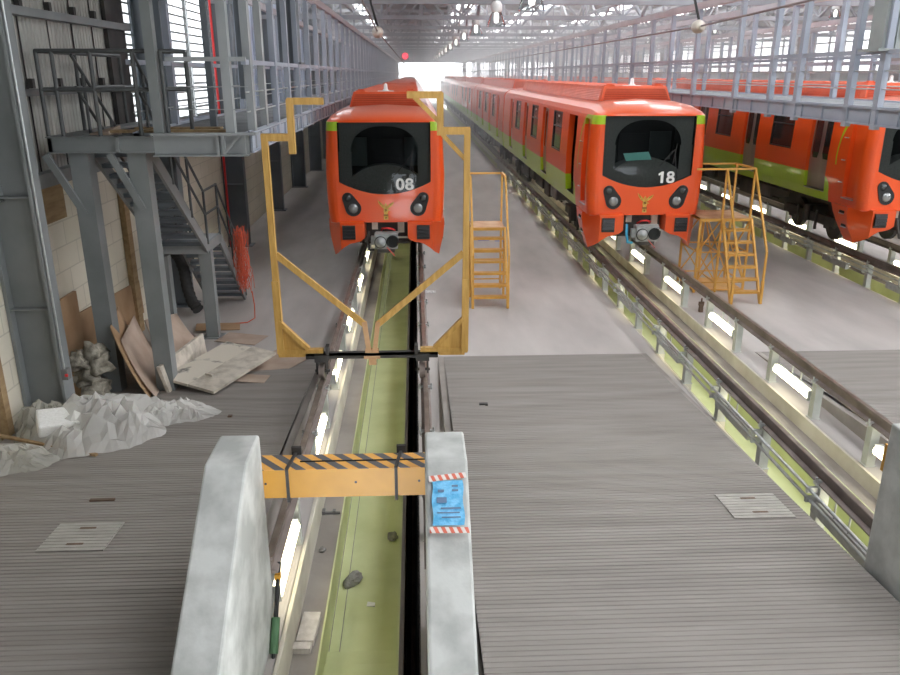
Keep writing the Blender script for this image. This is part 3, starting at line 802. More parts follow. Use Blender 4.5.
    pg([(-.12, .17), (-.16, .245), (-.145, .245), (-.10, .175)], 1); pg([(.10, .155), (.17, .205), (.165, .22), (.09, .17)], 1)
    pg([(-.028, .17), (0, .21), (.028, .17), (.022, .14), (-.022, .14)]); pg([(-.045, .13), (.045, .13), (.06, .02), (.035, -.06), (-.035, -.06), (-.055, .0)])
    pg([(.04, .06), (.10, .04), (.10, .02), (.04, .03)]); pg([(-.03, .06), (.02, .07), (.03, .02), (-.02, .0)], 1)
    pg([(-.06, -.065), (.06, -.065), (.055, -.10), (-.055, -.10)], 1); pg([(-.05, -.10), (.05, -.10), (.055, -.19), (-.055, -.19)]); pg([(-.02, -.12), (.02, -.12), (.02, -.17), (-.02, -.17)], 1)
    m.build('emblem', ['gold', 'golddark'], car)
    # skirt: two bumper wings either side of the coupler recess
    for sg in (-1, 1):
        top, bot = [], []
        poly = [(.52, 1.735), (1.40, 1.735), (1.42, 1.55), (1.39, 1.30), (1.29, .90), (1.18, .97), (1.04, 1.12), (.88, 1.22), (.68, 1.26), (.60, 1.29), (.52, 1.36)]
        m = MB()
        for poly in ([(.52, 1.735), (1.10, 1.735), (1.10, 1.07), (1.04, 1.12), (.88, 1.22), (.68, 1.26), (.60, 1.29), (.52, 1.36)],
                     [(1.10, 1.735), (1.42, 1.735), (1.42, 1.55), (1.39, 1.30), (1.28, .88), (1.18, .97), (1.10, 1.07)]):
            n = len(poly); f = []; bk = []
            for u, v in poly:
                f.append((sg * u, -.12 + max(0, u - 1.10) * 1.9 + .10 * max(0, 1.5 - v) * .6, v))
                bk.append((sg * (u - .02), 1.35 * (1 - .55 * max(0, 1.72 - v)) if u > 1.2 else .30, v))
            m._add(f + bk, [tuple(range(n)), tuple(range(n, 2 * n))[::-1]] + [(i, (i + 1) % n, n + (i + 1) % n, n + i) for i in range(n)], 0)
        m.hexa([(sg * .52, -.13, 1.71), (sg * 1.11, -.13, 1.71), (sg * .52, .02, 1.71), (sg * 1.11, .1, 1.71), (sg * .52, -.02, 1.76), (sg * 1.11, -.02, 1.76), (sg * .52, .02, 1.76), (sg * 1.11, .1, 1.76)], 0)
        m.build('bumper_skirt', 'orange', car)
        m = MB(); x0, x1 = sg * .74, sg * 1.05; x0, x1 = min(x0, x1), max(x0, x1)
        m.box(x0, x1, -.145, -.05, 1.33, 1.67)
        for i in range(3): m.hexa([(x0 + .01, -.185, 1.40 + i * .085), (x1 - .01, -.185, 1.40 + i * .085), (x0 + .01, -.1, 1.38 + i * .085), (x1 - .01, -.1, 1.38 + i * .085), (x0 + .01, -.15, 1.47 + i * .085), (x1 - .01, -.15, 1.47 + i * .085), (x0 + .01, -.1, 1.47 + i * .085), (x1 - .01, -.1, 1.47 + i * .085)])
        m.build('air_grille', 'black', car)
        m = MB()
        for y, z in ((.62, 1.55), (.52, 1.22)):
            xx = sg * (1.42 if z > 1.4 else 1.375)
            m.box(xx - .012, xx + .012, y, y + .22, z, z + .07, 0); m.box(xx - .03, xx + .03, y, y + .22, z - .012, z + .012, 1)
        m.build('foot_slot', ['cabdark', 'galv'], car)
        m = MB(); m.box(sg * 1.25, sg * 1.29, .37, .89, 1.95, 3.97); m.build('cab_door', 'orange', car)
        m = MB(); m.box(sg * 1.2, sg * 1.42, .36, .9, 1.915, 1.94); m.build('cab_step', 'galv', car)
        m = MB()
        for z in (2.3, 2.85, 3.4): m.tube([(sg * 1.405, .97, z), (sg * 1.44, 1.0, z), (sg * 1.44, 1.1, z), (sg * 1.405, 1.13, z)], .012, 6)
        m.build('grab_handle', 'galv', car)
    m = MB(); m.box(-.56, .56, .32, .5, 1.2, 1.72, 0); m.box(-.36, -.22, .26, .33, 1.5, 1.7, 1); m.box(.27, .43, .26, .33, 1.42, 1.7, 1); m.box(.2, .55, .24, .3, 1.28, 1.32, 1); m.box(-.5, .5, .2, .6, 1.16, 1.22, 0)
    m.build('coupler_recess', ['under', 'ceramic'], car)
    m = MB(); m.box(-.27, .28, -.42, -.12, 1.15, 1.51, 0); m.box(-.36, -.27, -.36, -.2, 1.24, 1.44, 0)
    m.lathe([(.13, 0), (.15, -.04), (.12, -.05), (.10, .0), (.0, .05)], (.16, -.42, 1.34), 20, 1, 'y'); m.lathe([(.14, 0), (.12, -.05), (.06, -.12), (.0, -.14)], (-.13, -.42, 1.32), 20, 0, 'y')
    m.lathe([(.145, .0), (.145, -.03), (.125, -.03)], (-.13, -.42, 1.32), 20, 2, 'y')
    m.tube([(.16, -.432, 1.34), (.16, -.425, 1.34)], .115, 18, 1); m.box(-.2, .2, -.4, -.05, 1.06, 1.16, 2); m.cyl((0, -.15, 1.33), (0, .5, 1.35), .11, 12, 2); m.box(-.25, .3, -.3, -.15, 1.5, 1.53, 0)  # flat black disc stands in for the dark of the coupler hole
    m.build('coupler', ['couple', 'cabdark', 'under'], car)
    m = MB(); m.tube([(-.12, .1, 1.5), (-.1, -.15, 1.6), (.02, -.2, 1.62), (.14, -.12, 1.58), (.2, .15, 1.5)], .022, 6); m.build('air_hose', 'red', car)
    m = MB(); m.bar((.02, -.43, 1.20), (.2, -.46, 1.0), .05, .015); m.build('strap', 'pink', car)
    m = MB(); m.tube([(-.42, -.05, 1.5), (-.45, -.2, 1.3), (-.42, -.25, 1.1), (-.3, -.2, 1.08)], .035, 8); m.build('jumper_hose', 'blueclip' if number == '18' else 'under', car)
    m = MB(); m.lathe([(.10, 0), (.10, .02), (.05, .05), (.042, .17), (.0, .20)], (-.0, 1.95, 4.70), 14); m.box(-.2, .2, 1.82, 2.1, 4.70, 4.715); m.build('roof_beacon', 'white', car)
    KIDS.clear()
    return car
def make_car(train):
    L = 18.6
    car = body_shell(L, DOORS, WINS, False).build('passenger_car', 'orange_car', train)
    add_common(car, L, .5, 17.6, DOORS, WINS)
    m = MB(); m.box(-.8, .8, -.45, 0, 1.9, 4.1); m.build('gangway', 'rubber', car)
    return car
TRAINS = []
proto_car = None
for t, yf, num, opened, ncars, lab in ((T1 - .045, 18.8, '08', (), 6, 'orange metro train on the left track, facing the buffer stop'),
                              (T2 + .12, 18.8, '18', ((0, -1),), 6, 'orange metro train on the middle track with one side door open'),
                              (T3 + .13, 18.7, '', (), 6, 'orange metro train half hidden under the right catwalk, at the right edge'),
                              (T4, 24., '', (), 5, 'farthest orange metro train, only its roof showing behind the right catwalk')):
    tr = thing('metro_train', lab, 'train', (t, yf, 0), group='parked metro trains')
    cab = make_cab_car(tr, num, opened)
    for i in range(ncars - 1):
        if proto_car is None: proto_car = make_car(tr); c = proto_car
        else: c = copy_tree(proto_car, tr)
        c.location = (0, 19.4 + 19.05 * i, 0)
    lift = {1: .13, 2: .20}.get(len(TRAINS), 0.)
    tr.location.z = lift
    if lift:
        for o in list(COL.objects):
            if o.name.startswith('bogie') and o.parent is not None and o.parent.parent is tr: o.location.z = -lift
    TRAINS.append(tr)
TP = T2 - .10
m = MB(); m.hexa([(TP - .30, 18.87, 3.14), (TP + .02, 18.87, 3.16), (TP - .27, 18.90, 3.14), (TP + .05, 18.90, 3.16), (TP - .36, 18.92, 3.31), (TP - .06, 18.92, 3.33), (TP - .33, 18.93, 3.31), (TP - .03, 18.93, 3.33)])
m.hexa([(TP + .03, 18.87, 3.16), (TP + .32, 18.87, 3.17), (TP + .03, 18.90, 3.16), (TP + .32, 18.90, 3.17), (TP - .04, 18.92, 3.33), (TP + .25, 18.92, 3.35), (TP - .04, 18.93, 3.33), (TP + .25, 18.93, 3.35)])
tag(m.build('paper_sheet', 'paperblue'), 'folded turquoise paper sheet behind the windshield of the middle train', 'paper')
# ------------------------------------------------------------------ stair tower by the left wall
pt = thing('steel_platform', 'grey steel stair-head platform on square posts by the left wall', 'platform', (-3.3, 12.1, 0))
def P_(m, n, mt): m.v = [(a + 3.3, b - 12.1, c) for a, b, c in m.v]; return m.build(n, mt, pt)
for x in (-4.36, -3.50):
    m = MB(); m.box(x - .14, x + .14, 12.16, 12.42, 0, 4.0); m.box(x - .2, x + .2, 12.1, 12.48, 0, .02); P_(m, 'post', 'steel')
m = MB(); m.box(-4.75, -3.2, 12.1, 12.16, 4.0, 4.24); m.box(-4.75, -3.2, 12.04, 12.18, 4.0, 4.015); m.box(-4.75, -3.2, 12.04, 12.18, 4.225, 4.24); m.box(-4.75, -4.69, 12.1, 15, 4.0, 4.24); m.box(-3.75, -3.70, 12.04, 12.1, 4.0, 4.24); P_(m, 'edge_beam', 'steel')
m = MB(); m.box(-3.2, -1.80, 12.1, 12.14, 3.95, 4.27); m.box(-3.2, -1.80, 12.0, 12.16, 3.95, 3.97); m.box(-3.2, -1.66, 11.95, 12.2, 4.255, 4.285)
m.box(-2.26, -2.22, 12.0, 12.1, 3.97, 4.25); m.bar((-2.15, 12.0, 4.0), (-1.9, 12.0, 4.25), .03, .03); m.bar((-2.15, 12.0, 3.98), (-2.15, 12.0, 4.26), .04); m.bar((-1.85, 12.0, 3.98), (-1.85, 12.0, 4.26), .04)
P_(m, 'front_channel', 'steel_light')
m = MB(); m.box(-4.72, -4.4, 12.16, 16.5, 4.2, 4.24); m.box(-3.42, -1.8, 12.16, 14.2, 4.235, 4.275); m.box(-4.4, -3.42, 12.16, 12.5, 4.2, 4.24); P_(m, 'deck_plate', 'steel')
for a, b in (((-4.80, 12.08, 3.98), (-4.36, 12.12, 3.08)), ((-3.86, 12.08, 3.99), (-3.48, 12.12, 3.15))):
    m = MB(); m.bar(a, b, .10, .06, 0, (0, 1, 0)); P_(m, 'knee_brace', 'steel')
m = MB()
for z in (5.43, 4.90): m.tube([(-4.74, 12.15, z), (-3.36, 12.15, z)], .032, 8)
for x in (-4.74, -4.52, -3.98, -3.38, -2.98): m.tube([(x, 12.15, 4.2), (x, 12.15, 5.43)], .032, 8)
m.tube([(-4.74, 12.15, 5.43), (-4.74, 15.5, 5.43)], .032, 8); m.tube([(-4.74, 12.15, 4.9), (-4.74, 15.5, 4.9)], .032, 8)
for y in (13.5, 15.5): m.tube([(-4.74, y, 4.2), (-4.74, y, 5.43)], .032, 8)
m.tube([(-3.36, 12.15, 5.43), (-2.72, 12.5, 5.43)], .032, 8); m.tube([(-2.72, 12.5, 5.43), (-2.72, 12.5, 4.25)], .032, 8); m.tube([(-3.36, 12.15, 4.9), (-2.72, 12.5, 4.9)], .03, 8)
P_(m, 'guard_rail', 'railing')
for x, w, y in ((-3.1, .14, 12.06), (-2.05, .13, 12.06), (-1.80, .11, 12.4), (-1.82, .10, 13.55)):
    m = MB(); m.box(x - w / 2, x + w / 2, y, y + .16, 4.26, 9.0); P_(m, 'hanger_post', 'steel' if x < -3 else 'steel_light')
m = MB(); m.bar((-2.9, 12.1, 5.32), (-1.75, 12.1, 5.32), .05, .06)
for z in (4.62, 4.94): m.tube([(-2.9, 12.1, z), (-1.75, 12.1, z)], .008, 5)
P_(m, 'front_handrail', 'steel_light')
m = MB(); m.box(-2.62, -2.52, 13.2, 13.3, 4.28, 9); m.box(-2.35, -2.27, 14.4, 14.5, 4.7, 9); P_(m, 'back_stud', 'steel_dark')

st = thing('steel_staircase', 'grey steel two-flight staircase descending under the platform by the left wall', 'staircase', (-3.9, 15.4, 0))
def S_(m, n, mt): m.v = [(a + 3.9, b - 15.4, c) for a, b, c in m.v]; return m.build(n, mt, st)
XA, XB = -3.44, -4.30
fl = [((12.55, 4.02), (15.3, 1.90)), ((16.3, 1.90), (18.25, .06))]
for x in (XA, XB):
    m = MB()
    for a, b in fl: m.bar((x, a[0], a[1]), (x, b[0], b[1]), .05, .22)
    m.bar((x, 15.25, 1.87), (x, 16.35, 1.87), .05, .2); S_(m, 'stringer', 'steel')
for (a, b), n in zip(fl, (11, 9)):
    for i in range(n):
        f = (i + .5) / n; y = a[0] + (b[0] - a[0]) * f; z = a[1] + (b[1] - a[1]) * f + .02
        m = MB(); m.box(XB, XA, y - .13, y + .13, z - .02, z + .02); m.box(XB, XA, y - .135, y - .115, z - .05, z + .02); S_(m, 'tread', 'steel_dark')
m = MB(); m.box(XB, XA, 15.25, 16.35, 1.92, 1.96); m.box(XB, XA, 15.25, 15.3, 1.76, 1.96); S_(m, 'landing', 'steel_light')
for x, y in ((-3.50, 15.4), (-4.22, 15.0)):
    m = MB(); m.box(x - .12, x + .12, y - .1, y + .1, 0, 1.8); m.box(x - .2, x + .2, y - .18, y + .18, 0, .02); S_(m, 'post', 'steel')
for x in (XA + .03, XB):
    m = MB()
    for h in (1.0, .55):
        m.tube([(x, 12.28, 4.38 + h), (x, 15.3, 1.98 + h), (x, 16.3, 1.98 + h), (x, 18.2, .12 + h)], .024, 8)
    for y, z in ((12.6, 4.05), (13.5, 3.35), (14.4, 2.63), (15.3, 1.95), (16.3, 1.95), (17.25, 1.02), (18.2, .1)): m.tube([(x, y, z), (x, y, z + 1.05)], .024, 8)
    S_(m, 'handrail', 'railing')

m = MB(); m.hexa([(-4.2, 12.3, 4.245), (-3.9, 12.25, 4.245), (-4.1, 12.6, 4.245), (-3.8, 12.5, 4.245), (-4.2, 12.3, 4.27), (-3.9, 12.25, 4.30), (-4.1, 12.6, 4.27), (-3.8, 12.5, 4.38)])
tag(m.build('cardboard_offcut', 'card2'), 'bent pale cardboard offcut lying on the stair-head platform', 'cardboard')
for i, (y, x0, x1, w, lab) in enumerate(((12.28, -3.9, -2.1, .14, 'long brown plank along the front edge of the stair-head platform'), (12.5, -3.6, -2.3, .2, 'brown plank on the stair-head platform, behind the front plank'))):
    m = MB(); m.box(x0, x1, y, y + w, 4.276, 4.32 + .02 * i); tag(m.build('plank', 'plank'), lab, 'plank', 'planks on the stair platform')

# fire main, conduit on the near column
m = MB(); m.tube([(-5.08, 24.2, 0), (-5.08, 24.2, 8.8)], .035, 8); tag(m.build('riser_pipe', 'red'), 'red vertical pipe on the left wall behind the staircase', 'pipe')
t = thing('column_conduit', 'thin metal conduit with a small junction box down the nearest left wall column', 'conduit', (-4.53, 10.98, 0))
m = MB(); m.tube([(-.0, 0, 1.0), (0, 0, 6.5)], .016, 8); m.build('pipe', 'galv', t)
m = MB(); m.box(-.03, .06, -.06, .05, .84, 1.0); m.build('junction_box', 'undergrey', t)
m = MB(); m.box(.03, .07, -.08, -.06, .90, .94); m.build('red_cap', 'red', t)

# orange net, black hose
m = MB(); rnd = random.Random(5)
for i in range(60):
    x = -3.16 + rnd.gauss(0, .06); y = 17.0 + rnd.gauss(0, .06); pts = []
    z = 1.95 + rnd.uniform(-.15, .05); n = 9
    for k in range(n):
        pts.append((x + .075 * math.sin(k * .9 + i) * (.6 + .05 * k), y + .07 * math.cos(k * 1.3 + i * 2), z - 1.3 * k / (n - 1) * rnd.uniform(.85, 1.05)))
    m.tube(pts, .006, 4, 0, False)
net = m.build('safety_net', 'net'); tag(net, 'orange plastic net hanging bunched on the stair handrail', 'net')
m = MB(); m.tube([(-2.98, 16.9, .55), (-2.93, 16.8, .25), (-2.9, 16.6, .02), (-3.0, 16.3, .015), (-3.3, 16.2, .015)], .012, 6)
tag(m.build('orange_cord', 'net'), 'thin orange cord trailing on the floor below the net', 'cord')
m = MB(); pts = [(-4.75, 17.4, 1.35), (-4.62, 17.35, 1.2), (-4.52, 17.25, .95), (-4.45, 17.1, .6), (-4.33, 16.95, .3), (-4.15, 16.8, .14)]
dense = []
for a, b in zip(pts, pts[1:]):
    for k in range(6): dense.append(Vector(a).lerp(Vector(b), k / 6))
m.tube(dense, [.13 if i % 2 else .115 for i in range(len(dense))], 14)
tag(m.build('flexible_duct', 'rubber'), 'thick black ribbed hose bent under the lower stair flight', 'hose')

# ------------------------------------------------------------------ clearance gauge frame on wheels
g = thing('gauge_frame', 'ochre stepped clearance gauge frame standing on wheels on the left pit rails', 'gauge frame', (0, 11., 0))
for s, dx, dz in ((-1, .02, 0), (1, .04, .08)):
    XO = 1.36 * s + (dx if s > 0 else .0)
    m = MB(); m.bar((XO - .02 * s, 0, 1.17), (XO, 0, 4.33 + dz), .085, .10, 0, (0, 1, 0)); m.bar((XO - .02 * s, -.015, 1.2), (XO - .01 * s, -.015, 2.3), .10, .12, 0, (0, 1, 0)); m.build('upright', 'yellow_frame', g)
    x1, x2 = XO - .37 * s, XO - .82 * s
    m = MB(); m.bar((XO + .04 * s, 0, 4.30 + dz), (x1, 0, 4.30 + dz), .085, .10); m.bar((x1, 0, 4.24 + dz if s > 0 else 4.08), (x1, 0, 4.80 + dz), .09, .10, 0, (0, 1, 0)); m.bar((x1 + .03 * s, .0, 4.77 + dz), (x2, 0, 4.77 + dz), .085, .09)
    m.build('stepped_arm', 'yellow_frame', g)
    if s > 0:
        m = MB(); m.bar((XO - .03, .0, 4.0), (x1 + .03, .0, 4.33), .06, .045, 0, (0, 1, 0)); m.bar((x1 - .02, 0, 4.5), (x2 + .1, 0, 4.82), .06, .045, 0, (0, 1, 0)); m.build('arm_brace', 'yellow_frame', g)
    m = MB(); m.prism([(s * 1.38, 1.13), (s * 1.38, 1.62), (s * 1.33, 1.68), (s * .93, 1.27), (s * .93, 1.22), (s * 1.0, 1.13)], 'y', -.03, .0)
    m.bar((s * 1.35, -.04, 1.70), (s * .93, -.04, 1.26), .06, .09, 0, (0, 1, 0)); m.build('gusset', 'yellow_frame', g)
    m = MB(); m.box(min(s * .72, s * 1.38), max(s * .72, s * 1.38), -.05, .05, 1.19, 1.25); m.build('foot_timber', 'yellow_frame', g)
    m = MB(); m.bar((XO - .04 * s, 0, 2.68), (s * .10, 0, 1.62), .09, .05, 0, (0, 1, 0)); m.build('diagonal_stay', 'yellow_frame', g)
    m = MB(); m.bar((s * .10 + .0, -.01, 1.66), (s * .045, -.05, 1.24), .07, .06, 0, (0, 1, 0)); m.build('stay_foot', 'ytread', g)
    m = MB(); w = s * .75
    for dd in (-.075, .075): m.box(w + dd - .012, w + dd + .012, -.06, .06, .86, 1.16)
    m.box(w - .1, w + .1, -.09, .09, 1.06, 1.17); m.tube([(w - .11, 0, .90), (w + .11, 0, .90)], .022, 8); m.build('wheel_bracket', 'under', g)
    m = MB(); m.tube([(w - .05, 0, .895), (w + .035, 0, .895)], .115, 18); m.tube([(w - .03 * s - .012, 0, .895), (w - .03 * s + .012, 0, .895)], .135, 18); m.build('wheel', 'rail', g)
    m = MB(); m.box(s * .66 - .025, s * .66 + .025, -.07, .07, 1.1, 1.30); m.build('clamp', 'under', g)
m = MB(); m.box(-.98, .98, -.045, .045, 1.145, 1.19); m.box(-.98, .98, -.045, -.035, 1.10, 1.19); m.build('cross_bar', 'under', g)
m = MB(); m.box(-.12, .12, -.07, .07, 1.1, 1.14); m.box(-.1, .1, -.06, .02, 1.19, 1.24); m.box(-.05, .06, -.06, .0, 1.0, 1.1); m.build('centre_block', 'ytread', g)

# ------------------------------------------------------------------ mobile yellow steps
def steps(label, x0, x1, yf, n, rise, run, depth, lattice=False, platx=None):
    t = thing('access_steps', label, 'steps', ((x0 + x1) / 2, yf, 0), group='yellow access steps')
    ox = (x0 + x1) / 2
    def L(m, nme, mt): m.v = [(a - ox, b - yf, c) for a, b, c in m.v]; return m.build(nme, mt, t)
    zt = rise * (n + 1); yp = yf + run * (n + .3)
    px0 = platx if platx is not None else x0
    for x in (x0, x1):
        m = MB(); m.bar((x, yf + .05, .0), (x, yp, zt), .05, .07); m.box(x - .028, x + .028, yf, yf + .06, 0, .55); L(m, 'stringer', 'ystair')
    for i in range(n):
        y = yf + .1 + run * (i + .55); z = rise * (i + 1)
        m = MB(); m.box(x0, x1, y - .09, y + .09, z - .02, z + .015); m.box(x0, x1, y - .1, y - .08, z - .035, z + .015); L(m, 'tread', 'ystair')
    m = MB(); m.box(px0, x1, yp, yp + depth, zt - .03, zt, 0); m.box(px0, x1, yp - .02, yp, zt - .07, zt, 1); m.box(px0 - .0, px0 + .03, yp, yp + depth, zt - .07, zt, 1); L(m, 'platform', ['ytread', 'ystair'])
    for x in sorted({px0, x0, x1}):
        for y in (yp + .03, yp + depth - .03):
            m = MB(); m.bar((x, y, 0), (x, y, zt), .05, .05); L(m, 'leg', 'ystair')
    m = MB()
    for x in (x0, x1):
        if lattice and x == x0: 
            m.bar((x, yf + .03, .5), (x, yf + .03, 1.25), .045); m.bar((x, yf + .03, 1.25), (x, yp + .05, zt + 1.16), .045); continue
        m.bar((x, yf + .03, .5), (x, yf + .03, 1.25), .045); m.bar((x, yf + .03, 1.25), (x, yp + .1, zt + 1.16), .045); m.bar((x, yp + .1, zt + 1.16), (x, yp + depth - .03, zt + 1.16), .045)
        m.bar((x, yp + depth - .03, zt), (x, yp + depth - .03, zt + 1.18), .045)
    if lattice: m.bar((x0, yp + .05, zt), (x0, yp + .05, zt + 1.16), .045); m.bar((x1, yp + .1, zt), (x1, yp + .1, zt + 1.16), .045); m.bar((px0, yp + depth - .03, zt + 1.16), (x1, yp + depth - .03, zt + 1.16), .045); m.bar((px0, yp + depth - .03, zt), (px0, yp + depth - .03, zt + 1.16), .045); m.bar((x0, yp + .05, zt + 1.16), (px0 - .2, yp + .05, zt + 1.16), .045); m.bar((x0, yp + .05, zt + 1.16), (x1, yp + .1, zt + 1.16), .045)
    else: m.bar((x0, yp + depth - .03, zt + 1.16), (x1, yp + depth - .03, zt + 1.16), .045)
    L(m, 'handrail', 'ystair')
    m = MB(); xs = sorted({px0, x0, x1})
    y0, y1 = yp + .03, yp + depth - .03
    for z in (.25, zt * .55):
        m.bar((px0, y0, z), (x1, y0, z), .03); m.bar((px0, y1, z), (x1, y1, z), .03)
        for x in xs: m.bar((x, y0, z), (x, y1, z), .03)
    if lattice:
        for y in (y0, y1): m.bar((px0, y, .25), (x0, y, zt * .55), .03); m.bar((px0, y, zt * .55), (x0, y, .25), .03); m.bar((px0, y, zt * .55), (x0, y, zt), .03); m.bar((x0, y, .25), (x1, y, zt), .03); m.bar((x1, y, .25), (x0, y, zt), .03)
        m.bar((x1, y0, .25), (x1, y1, zt), .03); m.bar((x0, y0, .25), (x0, y1, zt), .03)
        m.box(px0, x1, y0, y1, .04, .07)
    L(m, 'bracing', 'ystair')
steps('yellow metal access steps standing alone on the floor between the left and middle trains', 1.95, 2.76, 17.15, 6, .243, .155, .85)
steps('yellow lattice-framed access steps beside the right corner of the middle train', 8.02, 8.72, 17.25, 6, .262, .17, 1.25, True, 7.5)

# ------------------------------------------------------------------ buffer stops
def buffer_stop(t, label, near):
    b = thing('buffer_stop', label, 'buffer stop', (t, 6., 0), group='buffer stops')
    for s in (-1, 1):
        pr = [(5.83 - 6, 2.07), (6.38 - 6, 2.07), (6.38 - 6, .0), (3.4 - 6, .0), (3.4 - 6, .335)]
        m = MB(); x0, x1 = sorted((s * .735 + .0, s * 1.085)); m.prism(pr, 'x', x0, x1); m.build('concrete_block', 'buffer', b, bevel=.022)
    m = MB(); m.box(-.9, .9, .385, .68, 1.42, 1.705, 0); m.box(-.9, .9, .385, .68, 1.705, 1.708, 1); m.box(-.42, .9, .53, .536, 1.707, 1.72, 2)
    for x in (-.72, .68, .1): m.tube([(x, .38, 1.57), (x, .385, 1.57)], .012, 8, 2)
    m.build('buffer_beam', ['yellow', 'hazard', 'black'], b)
    for x in (-.52, .47):
        m = MB(); m.box(x - .014, x + .014, .37, .385, 1.38, 1.71); m.bar((x, .375, 1.72), (x + .04, .70, 1.72), .03, .015); m.box(x + .0, x + .09, .69, .72, 1.70, 1.78); m.box(x + .02, x + .06, .685, .70, 1.4, 1.71); m.build('clamp_strap', 'under', b)
    return b
buffer_stop(T1, 'concrete buffer stop with yellow hazard-striped beam across the left track', True)
buffer_stop(T2, 'concrete buffer stop of the middle track, cut off by the right photo edge', False)
# notice on the right block's sloping face
ph = thing('taped_notice', 'crumpled blue printed notice taped to the right concrete buffer block', 'notice', (.91, 5.83, 2.07))
sl = Vector((0, 2.83, 1.72)).normalized(); nn = Vector((0, -sl.z, sl.y))
def onf(u, d, h=.006): v = -sl * d + nn * h; return (u, v.y, v.z)
m = MB(); rows = []
for i in range(11): rows.append([onf(-.125 + .25 * j / 10 + .006 * math.sin(i), .20 + .40 * i / 10, .008 + .008 * noise.noise((i * .9, j * .9, 1))) for j in range(11)])
m.grid(rows); m.build('paper', 'poster', ph)
for u, d, w, h in ((-.055, .29, .05, .025), (.06, .25, .05, .018), (.06, .29, .05, .018), (-.05, .36, .08, .05), (.02, .45, .16, .015), (0, .49, .18, .012), (.02, .53, .15, .012)):
    m = MB(); m.grid([[onf(u - w / 2, d, .02), onf(u + w / 2, d, .02)], [onf(u - w / 2, d + h, .02), onf(u + w / 2, d + h, .02)]], 0, False)
    m.build('print', 'posterink', ph)
for d, a in ((.15, .02), (.60, -.02)):
    m = MB(); m.grid([[onf(-.15, d + .01, .012), onf(.15, d - a, .012)], [onf(-.15, d + .065, .012), onf(.16, d + .05 - a, .012)]], 0, False); m.build('tape', 'tape', ph)

# ------------------------------------------------------------------ things lying on floor and ramps
n0 = Vector((0, 0, 1))
for x, y, lab in ((-2.87, 7.25, 'ribbed access plate with two slots, flush in the ramp left of the buffer stop'), (4.46, 7.60, 'ribbed access plate with two slots, flush in the ramp between the tracks')):
    t = thing('access_plate', lab, 'access plate', (x, y, ramp_z(y) + .004), group='ramp access plates'); t.rotation_euler = (-math.atan(RS), 0, 0)
    m = MB()
    for k in range(9): m.box(-.34, .34, -.3 + k * .0667, -.3 + k * .0667 + .05, .0, .012)
    m.box(-.34, .34, -.3, .3, -.004, .006); m.build('plate', 'hatch', t)
    for yy in (-.17, .17):
        m = MB(); m.box(-.085, .085, yy - .018, yy + .018, .010, .014); m.build('slot', 'rust', t)
def at_ramp(x, y): return (x, y, ramp_z(y) + .004)
def small(name, mat, label, cat, build, loc, rot=(0, 0, 0), group=None):
    m = MB(); build(m); o = m.build(name, mat, None, loc, rot); return tag(o, label, cat, group)
small('metal_scrap', 'rust', 'flat brown metal bar lying on the left ramp above the access plate', 'scrap', lambda m: m.box(-.14, .14, -.02, .02, 0, .02), at_ramp(-2.98, 8.1), (0, 0, .02))
small('metal_scrap', 'under', 'small dark scrap on the middle ramp beside the track edge', 'scrap', lambda m: (m.box(-.07, .06, -.03, .03, 0, .02), m.box(.02, .06, -.06, .0, 0, .03)), at_ramp(1.70, 11.2))
small('wood_chip', 'rust', 'tiny brown chip on the left ramp near the boards', 'chip', lambda m: m.box(-.03, .03, -.03, .03, 0, .02), at_ramp(-2.15, 10.85))
def blob(m, r, sx=1, sy=1, sz=1, seed=0, n=9, rough=.35):
    rows = []
    for i in range(n):
        a = PI * i / (n - 1); row = []
        for j in range(n + 5):
            b = 2 * PI * j / (n + 4); d = Vector((math.sin(a) * math.cos(b), math.sin(a) * math.sin(b), math.cos(a)))
            k = r * (1 + rough * noise.noise(d * 1.7 + Vector((seed, seed * 2.3, 0))))
            row.append((d.x * k * sx, d.y * k * sy, max(-.5 * r, d.z * k * sz)))
        rows.append(row)
    m.grid(rows, 0, False)
small('stone', 'stone', 'larger grey stone on the green pit floor', 'stone', lambda m: blob(m, .11, .8, 1.5, .7, 3), (-.17, 8.3, -.86), (0, 0, -.5))
small('stone', 'stone', 'smaller grey stone by the right wall of the green pit', 'stone', lambda m: blob(m, .075, 1, 1.2, .8, 8), (.30, 9.25, -.87))
small('paper_scrap', 'paper', 'small white paper scrap on the green pit floor', 'paper', lambda m: m.hexa([(-.05, -.03, 0), (.05, -.05, 0), (-.04, .04, .0), (.05, .03, 0), (-.05, -.03, .006), (.05, -.05, .02), (-.04, .04, .015), (.05, .03, .006)]), (.08, 7.85, -.898))
small('concrete_block', 'brickw', 'longer dusty white block lying in the walkway left of the pit', 'block', lambda m: m.box(-.09, .09, -.24, .21, 0, .07), (-.50, 6.86, -.44), (0, 0, -.05))
small('concrete_block', 'brickw', 'short dusty white block at the near end of the longer one', 'block', lambda m: m.box(-.09, .09, -.05, .05, 0, .07), (-.53, 6.55, -.44), (0, 0, -.05))
small('clamp_tool', 'undergrey', 'grey steel clamp lying in the walkway behind the yellow beam', 'clamp', lambda m: (m.bar((-.13, 0, .02), (.12, .0, .02), .03), m.box(-.14, -.08, -.02, .07, 0, .05), m.box(.02, .06, -.01, .05, 0, .05)), (-.50, 9.15, -.44))
small('stone', 'stone', 'small stone on the grey walkway beside the pit lamp', 'stone', lambda m: blob(m, .04, 1, 1.2, .8, 5), (-.52, 8.3, -.42))
def crumple(m, n=10, r=.2, h=.05, seed=1):
    rows = [[(-r + 2 * r * i / n, (-r + 2 * r * j / n) * .5, .008 + h * abs(noise.noise((i * .6, j * .6, seed)))) for j in range(n + 1)] for i in range(n + 1)]
    m.grid(rows, 0, False)
